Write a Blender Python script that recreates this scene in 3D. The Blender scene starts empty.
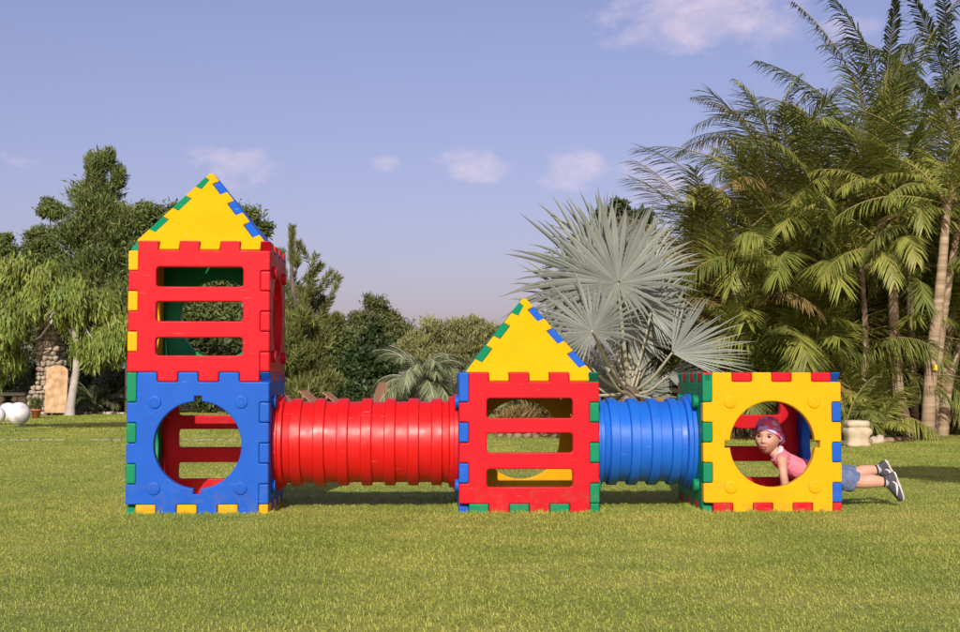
import bpy, bmesh, math, random
import numpy as np
from mathutils import Vector, Matrix

C = bpy.context.scene.collection
sc = bpy.context.scene
R = math.radians
rng = np.random.default_rng(7)
random.seed(7)

# ------------------------------------------------------------------ camera
FPX = 1345.0                      # focal length in photo pixels (960 wide)
CAM = np.array([0.0, -7.8, 0.742])
YAW, PITCH = R(2.04), R(2.93)
cd = bpy.data.cameras.new('camera'); cam = bpy.data.objects.new('camera', cd); C.objects.link(cam)
cam.location = CAM
cam.rotation_euler = (R(90) + PITCH, 0, -YAW)
cd.sensor_width = 36.0; cd.sensor_fit = 'HORIZONTAL'
cd.lens = 36.0 * FPX / 960.0
cd.clip_start = 0.05; cd.clip_end = 3000
sc.camera = cam
_fw = np.array([math.sin(YAW) * math.cos(PITCH), math.cos(YAW) * math.cos(PITCH), math.sin(PITCH)])
_rt = np.array([math.cos(YAW), -math.sin(YAW), 0.0])
_up = np.cross(_rt, _fw)

def ray(px, py):
    return _fw + _rt * (px - 480) / FPX - _up * (py - 316) / FPX

def P(px, py, Y):
    d = ray(px, py); t = (Y - CAM[1]) / d[1]
    return CAM + d * t

def G(px, py):
    d = ray(px, py); t = -CAM[2] / d[2]
    return CAM + d * t

# ------------------------------------------------------------------ light
SUN_EL, SUN_AZ = R(30), R(187.5)    # azimuth clockwise from +Y: behind the camera, a little to its left
w = bpy.data.worlds.new('World'); sc.world = w; w.use_nodes = True
nt = w.node_tree; nt.nodes.clear()
def WN(t, **k):
    n = nt.nodes.new(t)
    for a, b in k.items(): setattr(n, a, b)
    return n
wl = nt.links.new
sky = WN('ShaderNodeTexSky', sky_type='NISHITA', sun_disc=False)
sky.sun_elevation = SUN_EL; sky.sun_rotation = SUN_AZ
sky.altitude = 0; sky.air_density = 1.0; sky.dust_density = 1.7; sky.ozone_density = 3.5
tint = WN('ShaderNodeMix', data_type='RGBA', blend_type='MULTIPLY'); tint.inputs[0].default_value = 1.0
wl(sky.outputs[0], tint.inputs[6]); 
# clouds: patches of fractal noise at given directions of the sky
tc = WN('ShaderNodeTexCoord'); sep = WN('ShaderNodeSeparateXYZ'); wl(tc.outputs['Generated'], sep.inputs[0])
def M(op, a, b=None, c=None, clamp=False):
    n = WN('ShaderNodeMath', operation=op, use_clamp=clamp)
    for i, v in enumerate((a, b, c)):
        if v is None: continue
        if isinstance(v, (int, float)): n.inputs[i].default_value = v
        else: wl(v, n.inputs[i])
    return n.outputs[0]
az = M('ARCTAN2', sep.outputs[0], sep.outputs[1])
el = M('ARCSINE', sep.outputs[2])
def dirn(px, py):
    d = ray(px, py); d = d / np.linalg.norm(d)
    return math.atan2(d[0], d[1]), math.asin(d[2])
mask = None
# px, py, half-width, half-height, strength
for (px, py, hw, hh, st) in ((700, 12, 128, 52, 1.0), (760, 30, 60, 36, .6), (640, 30, 70, 24, .7), (228, 168, 60, 30, .74), (476, 165, 60, 24, .76),
                             (572, 170, 54, 30, .78), (655, 182, 66, 32, .74), (18, 162, 40, 15, .66), (386, 164, 24, 13, .58), (848, 30, 40, 20, .55)):
    a0, e0 = dirn(px, py)
    u = M('DIVIDE', M('SUBTRACT', az, a0), hw / FPX); v = M('DIVIDE', M('SUBTRACT', el, e0), hh / FPX)
    d2 = M('ADD', M('MULTIPLY', u, u), M('MULTIPLY', v, v))
    b = M('MULTIPLY', M('SUBTRACT', 1.0, d2, clamp=True), st)
    mask = b if mask is None else M('MAXIMUM', mask, b)
tm = WN('ShaderNodeMix', data_type='RGBA'); wl(M('DIVIDE', el, .26, clamp=True), tm.inputs[0])
tm.inputs[6].default_value = (.80, .565, .66, 1); tm.inputs[7].default_value = (1.05, .745, .80, 1); wl(tm.outputs[2], tint.inputs[7])
comb = WN('ShaderNodeCombineXYZ'); wl(az, comb.inputs[0]); wl(M('MULTIPLY', el, 1.7), comb.inputs[1])
cn = WN('ShaderNodeTexNoise'); cn.inputs['Scale'].default_value = 22; cn.inputs['Detail'].default_value = 9; cn.inputs['Roughness'].default_value = .62
cn.inputs['Distortion'].default_value = .3
wl(comb.outputs[0], cn.inputs['Vector'])
cm = M('MULTIPLY', M('SUBTRACT', M('ADD', mask, M('MULTIPLY', M('SUBTRACT', cn.outputs['Fac'], .5), 2.6)), .30), 1.0, clamp=True)
cm = M('MULTIPLY', M('MULTIPLY', cm, M('MULTIPLY', mask, 2.2, clamp=True)), .62, clamp=True)
cmix = WN('ShaderNodeMix', data_type='RGBA'); wl(cm, cmix.inputs[0])
wl(tint.outputs[2], cmix.inputs[6]); cmix.inputs[7].default_value = (6.2, 5.0, 5.6, 1)
bg = WN('ShaderNodeBackground'); wl(cmix.outputs[2], bg.inputs[0]); bg.inputs[1].default_value = 0.125
out = WN('ShaderNodeOutputWorld'); wl(bg.outputs[0], out.inputs[0])

sd = bpy.data.lights.new('sun', 'SUN'); sun = bpy.data.objects.new('sun', sd); C.objects.link(sun)
sd.energy = 3.7; sd.angle = R(.55); sd.color = (1.0, .94, .84)
_s = Vector((math.sin(SUN_AZ) * math.cos(SUN_EL), math.cos(SUN_AZ) * math.cos(SUN_EL), math.sin(SUN_EL)))
sun.rotation_euler = _s.to_track_quat('Z', 'Y').to_euler(); sun.location = _s * 60

sc.view_settings.view_transform = 'Standard'; sc.view_settings.look = 'None'
sc.view_settings.exposure = 0.25; sc.view_settings.gamma = 1.0; sc.view_settings.use_curve_mapping = False

# ------------------------------------------------------------------ helpers
def tag(o, label=None, cat=None, group=None, kind=None):
    if label: o['label'] = label
    if cat: o['category'] = cat
    if group: o['group'] = group
    if kind: o['kind'] = kind
    return o

def empty(name, loc=(0, 0, 0), rotz=0):
    o = bpy.data.objects.new(name, None); C.objects.link(o); o.location = Vector(loc); o.rotation_euler = (0, 0, rotz)
    o.empty_display_size = .1
    return o

def link(name, mesh, parent=None):
    """object around a mesh given in the parent's own frame"""
    o = bpy.data.objects.new(name, mesh); C.objects.link(o)
    if parent is not None: o.parent = parent
    return o

class Geo:
    def __init__(s): s.v = []; s.q = []; s.t = []; s.n = 0; s.qm = []; s.tm = []
    def add(s, v, q=None, t=None, m=0):
        v = np.asarray(v, float).reshape(-1, 3)
        if q is not None and len(q): s.q.append(np.asarray(q, int).reshape(-1, 4) + s.n); s.qm.append(np.full(len(s.q[-1]), m))
        if t is not None and len(t): s.t.append(np.asarray(t, int).reshape(-1, 3) + s.n); s.tm.append(np.full(len(s.t[-1]), m))
        s.v.append(v); s.n += len(v); return s
    def merge(s, o, m=None):
        for a in o.v: s.v.append(a)
        for a, b in zip(o.q, o.qm): s.q.append(a + s.n); s.qm.append(b if m is None else b * 0 + m)
        for a, b in zip(o.t, o.tm): s.t.append(a + s.n); s.tm.append(b if m is None else b * 0 + m)
        s.n += o.n; return s
    def mesh(s, name, mats, smooth=False, origin=(0, 0, 0)):
        me = bpy.data.meshes.new(name)
        V = np.concatenate(s.v) - np.asarray(origin, float)
        Q = np.concatenate(s.q) if s.q else np.zeros((0, 4), int); T = np.concatenate(s.t) if s.t else np.zeros((0, 3), int)
        me.vertices.add(len(V)); me.vertices.foreach_set('co', V.astype(np.float32).ravel())
        L = np.concatenate([Q.ravel(), T.ravel()]).astype(np.int32)
        me.loops.add(len(L)); me.loops.foreach_set('vertex_index', L)
        st = np.concatenate([np.arange(len(Q)) * 4, len(Q) * 4 + np.arange(len(T)) * 3]).astype(np.int32)
        me.polygons.add(len(st)); me.polygons.foreach_set('loop_start', st)
        if not isinstance(mats, (list, tuple)): mats = [mats]
        for m in mats: me.materials.append(m)
        mi = np.concatenate((s.qm + s.tm)) if (s.qm or s.tm) else np.zeros(0)
        me.polygons.foreach_set('material_index', mi.astype(np.int32))
        me.polygons.foreach_set('use_smooth', np.full(len(st), smooth))
        me.update(calc_edges=True); me.validate()
        return me

def nrm(a):
    a = np.asarray(a, float); l = np.linalg.norm(a, axis=-1, keepdims=True); return a / np.maximum(l, 1e-9)

def tube(pts, rad, seg=8, ref=None, caps=True):
    """tube or loft along pts; rad: number list or list of (across, thick)"""
    pts = np.asarray(pts, float); n = len(pts); g = Geo()
    T = nrm(np.gradient(pts, axis=0))
    ref = np.array([0, 0, 1.0]) if ref is None else np.asarray(ref, float)
    if ref.ndim == 1 and abs(np.dot(T[0], nrm(ref))) > .95 and n > 1: ref = np.array([1.0, .2, .1])
    A = nrm(np.cross(T, ref)); B = np.cross(A, T)
    rad = np.asarray(rad, float)
    if rad.ndim == 1: rad = np.stack([rad, rad], 1)
    th = np.linspace(0, 2 * np.pi, seg, endpoint=False)
    V = pts[:, None] + A[:, None] * (np.cos(th)[None, :, None] * rad[:, 0][:, None, None]) + B[:, None] * (np.sin(th)[None, :, None] * rad[:, 1][:, None, None])
    i = np.arange(n - 1)[:, None] * seg; j = np.arange(seg)[None]; k = (j + 1) % seg
    q = np.stack([i + j, i + k, i + seg + k, i + seg + j], -1).reshape(-1, 4)
    g.add(V.reshape(-1, 3), q)
    if caps:
        for base, c, fl in ((0, pts[0], True), ((n - 1) * seg, pts[-1], False)):
            vv = np.concatenate([V.reshape(-1, 3)[base:base + seg], c[None]])
            a = np.arange(seg); b = (a + 1) % seg
            t = np.stack([a, b, np.full(seg, seg)], 1) if not fl else np.stack([b, a, np.full(seg, seg)], 1)
            g.add(vv, None, t)
    return g

def smoothpath(pts, n):
    """Catmull-Rom resampling of a polyline (any dimension)"""
    pts = np.asarray(pts, float)
    p = np.concatenate([[2 * pts[0] - pts[1]], pts, [2 * pts[-1] - pts[-2]]])
    u = np.linspace(0, len(pts) - 1 - 1e-6, n); i = u.astype(int); f = (u - i)[:, None]
    a, b, c, d = p[i], p[i + 1], p[i + 2], p[i + 3]
    return .5 * ((2 * b) + (c - a) * f + (2 * a - 5 * b + 4 * c - d) * f ** 2 + (3 * b - a - 3 * c + d) * f ** 3)

def lathe(prof, seg=32, axis='Z', arc=None):
    g = Geo(); prof = np.asarray(prof, float); n = len(prof)
    th = np.linspace(0, 2 * np.pi, seg, endpoint=False)
    r = prof[:, 0][:, None]; h = np.repeat(prof[:, 1][:, None], seg, 1)
    x, y = r * np.cos(th), r * np.sin(th)
    V = np.stack([x, y, h], -1) if axis == 'Z' else np.stack([h, x, y], -1)
    i = np.arange(n - 1)[:, None] * seg; j = np.arange(seg)[None]; k = (j + 1) % seg
    q = np.stack([i + j, i + k, i + seg + k, i + seg + j], -1).reshape(-1, 4)
    return g.add(V.reshape(-1, 3), q)

def box(x0, x1, y0, y1, z0, z1):
    v = [(x, y, z) for x in (x0, x1) for y in (y0, y1) for z in (z0, z1)]
    return Geo().add(v, [(0, 1, 3, 2), (4, 6, 7, 5), (0, 4, 5, 1), (2, 3, 7, 6), (0, 2, 6, 4), (1, 5, 7, 3)])

def xform(g, m):
    m = np.asarray(m, float)
    g.v = [a @ m[:3, :3].T + m[:3, 3] for a in g.v]; return g

def evaluated(mesh, mods, mats=None, smooth=True):
    """run modifiers on a mesh and return the result as a new mesh"""
    o = bpy.data.objects.new('temporary', mesh); C.objects.link(o)
    for t, kw in mods:
        md = o.modifiers.new(t.lower(), t)
        for k, v in kw.items(): setattr(md, k, v)
    dg = bpy.context.evaluated_depsgraph_get(); dg.update()
    me = bpy.data.meshes.new_from_object(o.evaluated_get(dg))
    C.objects.unlink(o); bpy.data.objects.remove(o); bpy.data.meshes.remove(mesh)
    if mats:
        me.materials.clear()
        for m in mats: me.materials.append(m)
    me.polygons.foreach_set('use_smooth', np.full(len(me.polygons), smooth)); me.update()
    return me

def bevel_mesh(me, wd, seg=2):
    return evaluated(me, [('BEVEL', dict(width=wd, segments=seg, limit_method='ANGLE', angle_limit=R(40), harden_normals=False))], list(me.materials), False)

def plate(outlines, thick, bev, name, mat, res=2):
    """flat plate with rounded edges from 2D outlines (the first is the border, the rest holes); lies in XY, centred on z=0"""
    cu = bpy.data.curves.new(name, 'CURVE'); cu.dimensions = '2D'; cu.fill_mode = 'BOTH'
    for ol in outlines:
        s = cu.splines.new('POLY'); s.points.add(len(ol) - 1)
        for p, (x, y) in zip(s.points, ol): p.co = (x, y, 0, 1)
        s.use_cyclic_u = True
    cu.extrude = max(thick / 2 - bev, 1e-4); cu.bevel_depth = bev; cu.bevel_resolution = res; cu.offset = -bev
    o = bpy.data.objects.new('temporary', cu); C.objects.link(o)
    dg = bpy.context.evaluated_depsgraph_get(); dg.update()
    me = bpy.data.meshes.new_from_object(o.evaluated_get(dg))
    C.objects.unlink(o); bpy.data.objects.remove(o); bpy.data.curves.remove(cu)
    me.name = name; me.materials.clear(); me.materials.append(mat)
    bm = bmesh.new(); bm.from_mesh(me)
    bmesh.ops.remove_doubles(bm, verts=bm.verts, dist=2e-5)
    bmesh.ops.recalc_face_normals(bm, faces=bm.faces); bm.to_mesh(me); bm.free()
    me.polygons.foreach_set('use_smooth', np.full(len(me.polygons), False)); me.update()
    return me

# ------------------------------------------------------------------ materials
def mat(name, col, rough=.6, spec=.4, var=None, vscale=8, bump=0, bscale=60, island=0, transl=0, hue=0, detail=5, stretch=None, coat=0):
    m = bpy.data.materials.new(name); m.use_nodes = True; n = m.node_tree.nodes; l = m.node_tree.links; n.clear()
    o = n.new('ShaderNodeOutputMaterial'); p = n.new('ShaderNodeBsdfPrincipled')
    p.inputs['Roughness'].default_value = rough; p.inputs['Specular IOR Level'].default_value = spec
    if coat: p.inputs['Coat Weight'].default_value = coat; p.inputs['Coat Roughness'].default_value = .2
    p.inputs['Base Color'].default_value = (*col, 1)
    src = None; tcn = n.new('ShaderNodeTexCoord'); vec = tcn.outputs['Object']
    if stretch:
        mp = n.new('ShaderNodeMapping'); mp.inputs['Scale'].default_value = stretch; l.new(vec, mp.inputs[0]); vec = mp.outputs[0]
    if var:
        nz = n.new('ShaderNodeTexNoise'); nz.inputs['Scale'].default_value = vscale; nz.inputs['Detail'].default_value = detail
        l.new(vec, nz.inputs['Vector'])
        rp = n.new('ShaderNodeValToRGB'); rp.color_ramp.elements[0].position = .32; rp.color_ramp.elements[1].position = .68
        rp.color_ramp.elements[0].color = (*col, 1); rp.color_ramp.elements[1].color = (*var, 1)
        l.new(nz.outputs['Fac'], rp.inputs[0]); src = rp.outputs[0]
    if island:
        gm = n.new('ShaderNodeNewGeometry'); hs = n.new('ShaderNodeHueSaturation')
        mr = n.new('ShaderNodeMapRange'); mr.inputs['To Min'].default_value = 1 - island; mr.inputs['To Max'].default_value = 1 + island
        l.new(gm.outputs['Random Per Island'], mr.inputs[0]); l.new(mr.outputs[0], hs.inputs['Value'])
        if hue:
            m2 = n.new('ShaderNodeMath'); m2.operation = 'MULTIPLY_ADD'; m2.inputs[1].default_value = 7.31; m2.inputs[2].default_value = 0
            fr = n.new('ShaderNodeMath'); fr.operation = 'FRACT'; l.new(gm.outputs['Random Per Island'], m2.inputs[0]); l.new(m2.outputs[0], fr.inputs[0])
            m3 = n.new('ShaderNodeMapRange'); m3.inputs['To Min'].default_value = .5 - hue; m3.inputs['To Max'].default_value = .5 + hue * .6
            l.new(fr.outputs[0], m3.inputs[0]); l.new(m3.outputs[0], hs.inputs['Hue'])
        if src is not None: l.new(src, hs.inputs['Color'])
        else: hs.inputs['Color'].default_value = (*col, 1)
        src = hs.outputs[0]
    if src is not None: l.new(src, p.inputs['Base Color'])
    if bump:
        nb = n.new('ShaderNodeTexNoise'); nb.inputs['Scale'].default_value = bscale; nb.inputs['Detail'].default_value = 4; l.new(vec, nb.inputs['Vector'])
        bp = n.new('ShaderNodeBump'); bp.inputs['Strength'].default_value = bump; bp.inputs['Distance'].default_value = .01
        l.new(nb.outputs['Fac'], bp.inputs['Height']); l.new(bp.outputs[0], p.inputs['Normal'])
    if transl:
        tr = n.new('ShaderNodeBsdfTranslucent'); mx = n.new('ShaderNodeMixShader'); mx.inputs[0].default_value = transl
        if src is not None: l.new(src, tr.inputs[0])
        else: tr.inputs[0].default_value = (*col, 1)
        l.new(p.outputs[0], mx.inputs[1]); l.new(tr.outputs[0], mx.inputs[2]); l.new(mx.outputs[0], o.inputs[0])
    else: l.new(p.outputs[0], o.inputs[0])
    return m

def plastic(name, col, col2, spec=.16, rlo=.36):
    """moulded polyethylene: soft gloss, faint scuffs and a little dust"""
    m = mat(name, col, .36, spec, var=col2, vscale=5, detail=6, bump=.035, bscale=140)
    n = m.node_tree.nodes; l = m.node_tree.links
    p = next(x for x in n if x.type == 'BSDF_PRINCIPLED')
    nz = n.new('ShaderNodeTexNoise'); nz.inputs['Scale'].default_value = 11; nz.inputs['Detail'].default_value = 8
    tcn = next(x for x in n if x.type == 'TEX_COORD'); l.new(tcn.outputs['Object'], nz.inputs['Vector'])
    mr = n.new('ShaderNodeMapRange'); mr.inputs['From Min'].default_value = .3; mr.inputs['From Max'].default_value = .7
    mr.inputs['To Min'].default_value = rlo; mr.inputs['To Max'].default_value = rlo + .22
    l.new(nz.outputs['Fac'], mr.inputs[0]); l.new(mr.outputs[0], p.inputs['Roughness'])
    # pale scuffs and a film of soil splashed up from the lawn
    src = p.inputs['Base Color'].links[0].from_socket
    def layer(src, sock, c):
        x = n.new('ShaderNodeMix'); x.data_type = 'RGBA'; l.new(sock, x.inputs[0]); l.new(src, x.inputs[6]); x.inputs[7].default_value = (*c, 1); return x.outputs[2]
    def mp_(sock, a, b, lo, hi):
        x = n.new('ShaderNodeMapRange'); x.inputs['From Min'].default_value = a; x.inputs['From Max'].default_value = b; x.inputs['To Min'].default_value = lo; x.inputs['To Max'].default_value = hi; l.new(sock, x.inputs[0]); return x.outputs[0]
    mpg = n.new('ShaderNodeMapping'); mpg.inputs['Scale'].default_value = (5, 5, 55); mpg.inputs['Rotation'].default_value = (.3, .5, .2); l.new(tcn.outputs['Object'], mpg.inputs[0])
    ns = n.new('ShaderNodeTexNoise'); ns.inputs['Scale'].default_value = 2.2; ns.inputs['Detail'].default_value = 4; l.new(mpg.outputs[0], ns.inputs['Vector'])
    src = layer(src, mp_(ns.outputs['Fac'], .68, .78, 0, .20), (.75, .70, .66))
    sz = n.new('ShaderNodeSeparateXYZ'); l.new(tcn.outputs['Object'], sz.inputs[0])
    nd = n.new('ShaderNodeTexNoise'); nd.inputs['Scale'].default_value = 16; nd.inputs['Detail'].default_value = 8; l.new(tcn.outputs['Object'], nd.inputs['Vector'])
    ml = n.new('ShaderNodeMath'); ml.operation = 'MULTIPLY'; l.new(mp_(sz.outputs[2], .02, .24, 1, 0), ml.inputs[0]); l.new(mp_(nd.outputs['Fac'], .48, .72, 0, .38), ml.inputs[1])
    src = layer(src, ml.outputs[0], (.16, .13, .06))
    l.new(src, p.inputs['Base Color'])
    return m

RED = plastic('red_plastic', (.55, .008, .016), (.49, .007, .015))
YEL = plastic('yellow_plastic', (.78, .385, .001), (.73, .35, .001))
BLU = plastic('blue_plastic', (.012, .105, .50), (.010, .090, .44))
GRN = plastic('green_plastic', (.004, .225, .095), (.004, .195, .085))
RED2 = plastic('red_tunnel_plastic', (.62, .009, .009), (.56, .008, .008), .34, .28)
BLU2 = plastic('blue_tunnel_plastic', (.012, .135, .58), (.010, .115, .52), .34, .28)

def leafmat(name, a, b, transl=.22, island=.35, hue=.03, rough=.5, vscale=.9, spec=.35):
    return mat(name, a, rough, spec, var=b, vscale=vscale, island=island, hue=hue, transl=transl, detail=3)
L_MANGO = leafmat('drooping_leaf', (.155, .222, .034), (.240, .300, .056))
L_TALL = leafmat('tall_tree_leaf', (.105, .150, .038), (.160, .205, .056))
L_DARK = leafmat('dark_leaf', (.045, .070, .020), (.078, .102, .030))
L_MID = leafmat('mid_leaf', (.105, .135, .042), (.155, .175, .058))
L_PINE = leafmat('pine_needle', (.130, .160, .040), (.185, .205, .056))
L_GREY = leafmat('grey_green_leaf', (.225, .245, .088), (.300, .310, .125))
L_IVY = leafmat('glossy_leaf', (.026, .052, .012), (.050, .085, .020), rough=.48, spec=.35)
L_BUTIA = leafmat('silver_frond', (.20, .25, .125), (.28, .33, .175))
L_BISM = mat('silver_fan_leaf', (.205, .232, .195), .6, .25, var=(.285, .31, .265), vscale=2.0, island=.16, transl=.10, detail=4)
def object_tint(m, lo, hi):
    n = m.node_tree.nodes; l = m.node_tree.links; p = next(x for x in n if x.type == 'BSDF_PRINCIPLED'); src = p.inputs['Base Color'].links[0].from_socket
    oi = n.new('ShaderNodeObjectInfo'); mr = n.new('ShaderNodeMapRange'); mr.inputs['To Min'].default_value = lo; mr.inputs['To Max'].default_value = hi; l.new(oi.outputs['Random'], mr.inputs[0])
    h = n.new('ShaderNodeHueSaturation'); l.new(mr.outputs[0], h.inputs['Value']); l.new(src, h.inputs['Color']); l.new(h.outputs[0], p.inputs['Base Color'])
object_tint(L_BISM, .82, 1.22)
L_ARECA = leafmat('areca_frond', (.185, .232, .042), (.305, .325, .062), island=.42, hue=.03, transl=.3)
L_ARECB = leafmat('areca_frond_dark', (.125, .165, .036), (.205, .235, .052), island=.40, hue=.03, transl=.3)
L_QUEEN = leafmat('tall_palm_frond', (.075, .105, .044), (.110, .145, .058))
L_BROWN = leafmat('dry_frond', (.24, .165, .06), (.32, .23, .085), hue=.02)
L_FERN = leafmat('understory_leaf', (.055, .078, .032), (.095, .118, .050))
BARK = mat('bark', (.09, .07, .05), .9, .2, var=(.16, .13, .10), vscale=9, bump=.5, bscale=30, stretch=(1, 1, .3))
PALEBARK = mat('pale_bark', (.34, .30, .26), .9, .2, var=(.46, .42, .37), vscale=7, bump=.4, bscale=25)
PALMBARK = mat('ringed_palm_bark', (.44, .34, .23), .85, .2, var=(.19, .12, .065), vscale=3.4, bump=.4, bscale=30, stretch=(.25, .25, 4.0))
RACH = mat('frond_stalk', (.22, .19, .06), .5, .4, var=(.30, .22, .08), vscale=4)
PETI = mat('pale_petiole', (.36, .36, .28), .6, .3, var=(.46, .42, .30), vscale=6)

# ------------------------------------------------------------------ ground
def lawn_material(name, blades):
    m = bpy.data.materials.new(name); m.use_nodes = True; n = m.node_tree.nodes; l = m.node_tree.links; n.clear()
    o = n.new('ShaderNodeOutputMaterial'); p = n.new('ShaderNodeBsdfPrincipled'); p.inputs['Roughness'].default_value = .62; p.inputs['Specular IOR Level'].default_value = .25
    g = n.new('ShaderNodeNewGeometry')
    def noise(scale, detail, st=(1, 1, 1), rough=.55):
        mp = n.new('ShaderNodeMapping'); mp.inputs['Scale'].default_value = st; l.new(g.outputs['Position'], mp.inputs[0])
        z = n.new('ShaderNodeTexNoise'); z.inputs['Scale'].default_value = scale; z.inputs['Detail'].default_value = detail; z.inputs['Roughness'].default_value = rough
        l.new(mp.outputs[0], z.inputs['Vector']); return z.outputs['Fac']
    def ramp(f, stops):
        r = n.new('ShaderNodeValToRGB'); e = r.color_ramp.elements
        e[0].position, e[0].color = stops[0][0], (*stops[0][1], 1); e[1].position, e[1].color = stops[-1][0], (*stops[-1][1], 1)
        for s, c in stops[1:-1]:
            x = e.new(s); x.color = (*c, 1)
        l.new(f, r.inputs[0]); return r.outputs[0]
    def mixc(f, a, b, mode='MIX'):
        x = n.new('ShaderNodeMix'); x.data_type = 'RGBA'; x.blend_type = mode
        if isinstance(f, float): x.inputs[0].default_value = f
        else: l.new(f, x.inputs[0])
        l.new(a, x.inputs[6]); l.new(b, x.inputs[7]); return x.outputs[2]
    big = ramp(noise(.55, 4, (1, 1.5, 1)), [(.32, (0.330, 0.404, 0.072)), (.5, (0.402, 0.450, 0.090)), (.70, (0.528, 0.497, 0.140))])
    med = ramp(noise(3.2, 4, (.8, 1.6, 1), .6), [(.30, (0.275, 0.374, 0.058)), (.55, (0.413, 0.462, 0.094)), (.74, (0.528, 0.503, 0.140))])
    strip = ramp(noise(1.0, 2, (1.25, .10, 1), .4), [(.36, (.84, .90, .86)), (.5, (.97, .98, .95)), (.64, (1.10, 1.05, 1.06))])
    patch = ramp(noise(1.5, 5, (.7, 1.9, 1), .65), [(.34, (.80, .84, .74)), (.5, (.98, .96, .94)), (.66, (1.14, 1.03, 1.08))])
    c = mixc(1.0, mixc(1.0, mixc(.5, big, med), strip, 'MULTIPLY'), patch, 'MULTIPLY')
    if blades:
        rnd = ramp(g.outputs['Random Per Island'], [(0, (.70, .76, .66)), (.5, (.96, .98, .96)), (.9, (1.06, 1.06, 1.02)), (1, (1.16, 1.10, 1.06))])
        c = mixc(1.0, c, rnd, 'MULTIPLY')
        t = n.new('ShaderNodeBsdfTranslucent'); l.new(c, t.inputs[0]); ms = n.new('ShaderNodeMixShader'); ms.inputs[0].default_value = .25
        l.new(c, p.inputs['Base Color']); l.new(p.outputs[0], ms.inputs[1]); l.new(t.outputs[0], ms.inputs[2]); l.new(ms.outputs[0], o.inputs[0])
    else:
        fine = ramp(noise(42, 5, (1, .7, 1), .7), [(.3, (.55, .58, .5)), (.52, (.95, .95, .95)), (.75, (1.25, 1.22, 1.15))])
        c = mixc(1.0, c, fine, 'MULTIPLY'); l.new(c, p.inputs['Base Color'])
        b = n.new('ShaderNodeBump'); b.inputs['Strength'].default_value = .9; b.inputs['Distance'].default_value = .03
        l.new(noise(60, 4, (1, .8, 1), .7), b.inputs['Height']); l.new(b.outputs[0], p.inputs['Normal']); l.new(p.outputs[0], o.inputs[0])
    return m
LAWN = lawn_material('lawn', False); BLADE = lawn_material('grass_blade', True)

g = Geo(); g.add([(-700, -60, 0), (700, -60, 0), (700, 1200, 0), (-700, 1200, 0)], [(0, 1, 2, 3)])
tag(link('lawn', g.mesh('lawn', LAWN)), kind='structure')

def sheet(name, pts, z, m):
    me = bpy.data.meshes.new(name); me.from_pydata([(x, y, z) for x, y in pts], [], [tuple(range(len(pts)))]); me.materials.append(m)
    return tag(link(name, me), kind='structure')
SOIL = mat('planting_bed_soil', (.13, .085, .05), .95, .1, var=(.24, .17, .11), vscale=2.5, bump=.8, bscale=18)
edge = [G(500, 437), G(560, 436), G(640, 436), G(720, 439), G(790, 440), G(850, 444), G(905, 442), G(960, 438), G(1040, 437), G(1200, 437)]
sheet('planting_bed', [(p[0], p[1]) for p in edge] + [(30, 36), (-2, 36), (.3, 24)], .004, SOIL)
edge2 = [G(-120, 413), G(0, 413), G(60, 413.5), G(130, 412.5), G(240, 412), G(330, 416), G(420, 425), G(500, 435)]
sheet('planting_bed.001', [(p[0], p[1]) for p in edge2] + [(1.5, 60), (-40, 60)], .005, SOIL)

def grass_blades(n, x0, x1, y0, y1, dens_fn, h0, h1, wd, seed):
    r = np.random.default_rng(seed)
    x = r.uniform(x0, x1, n); y = r.uniform(y0, y1, n)
    d = y + 7.8
    keep = (r.random(n) < dens_fn(d)) & (np.abs(x - .036 * d) < .372 * d + .9)
    x, y, d = x[keep], y[keep], d[keep]; m = len(x)
    az = r.uniform(0, 2 * np.pi, m); lean = r.uniform(.5, 1.9, m)
    h = r.uniform(h0, h1, m); wv = wd * r.uniform(.7, 1.3, m) * np.maximum(1, d / 9)
    h = h * (1 + .25 * np.sin(x * 2.1 + 1.3 * np.sin(y * 1.4)) * np.cos(y * 1.7))
    dx, dy = np.cos(az), np.sin(az)
    px, py = np.cos(az + 1.2), np.sin(az + 1.2)
    b = np.stack([x, y, np.zeros(m)], 1); pv = np.stack([px, py, np.zeros(m)], 1) * wv[:, None] / 2
    mid = b + np.stack([dx * lean * h * .35, dy * lean * h * .35, h * .55], 1)
    tip = b + np.stack([dx * lean * h * 1.05, dy * lean * h * 1.05, h * (1.02 - .40 * lean)], 1)
    V = np.stack([b - pv, b + pv, mid + pv * .85, mid - pv * .85, tip], 1).reshape(-1, 3)
    k = np.arange(m)[:, None] * 5
    return Geo().add(V, k + np.array([[0, 1, 2, 3]]), k + np.array([[3, 2, 4]]))
gg = grass_blades(1700000, -8, 9, -4.2, 13, lambda d: np.clip((6.6 / d) ** 1.5, 0, 1), .009, .021, .0032, 3)
gg.merge(grass_blades(420000, -18, 20, 13, 34, lambda d: np.clip((21 / d) ** 1.8, 0, 1) , .014, .034, .0036, 4))
rf = np.random.default_rng(14)
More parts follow.
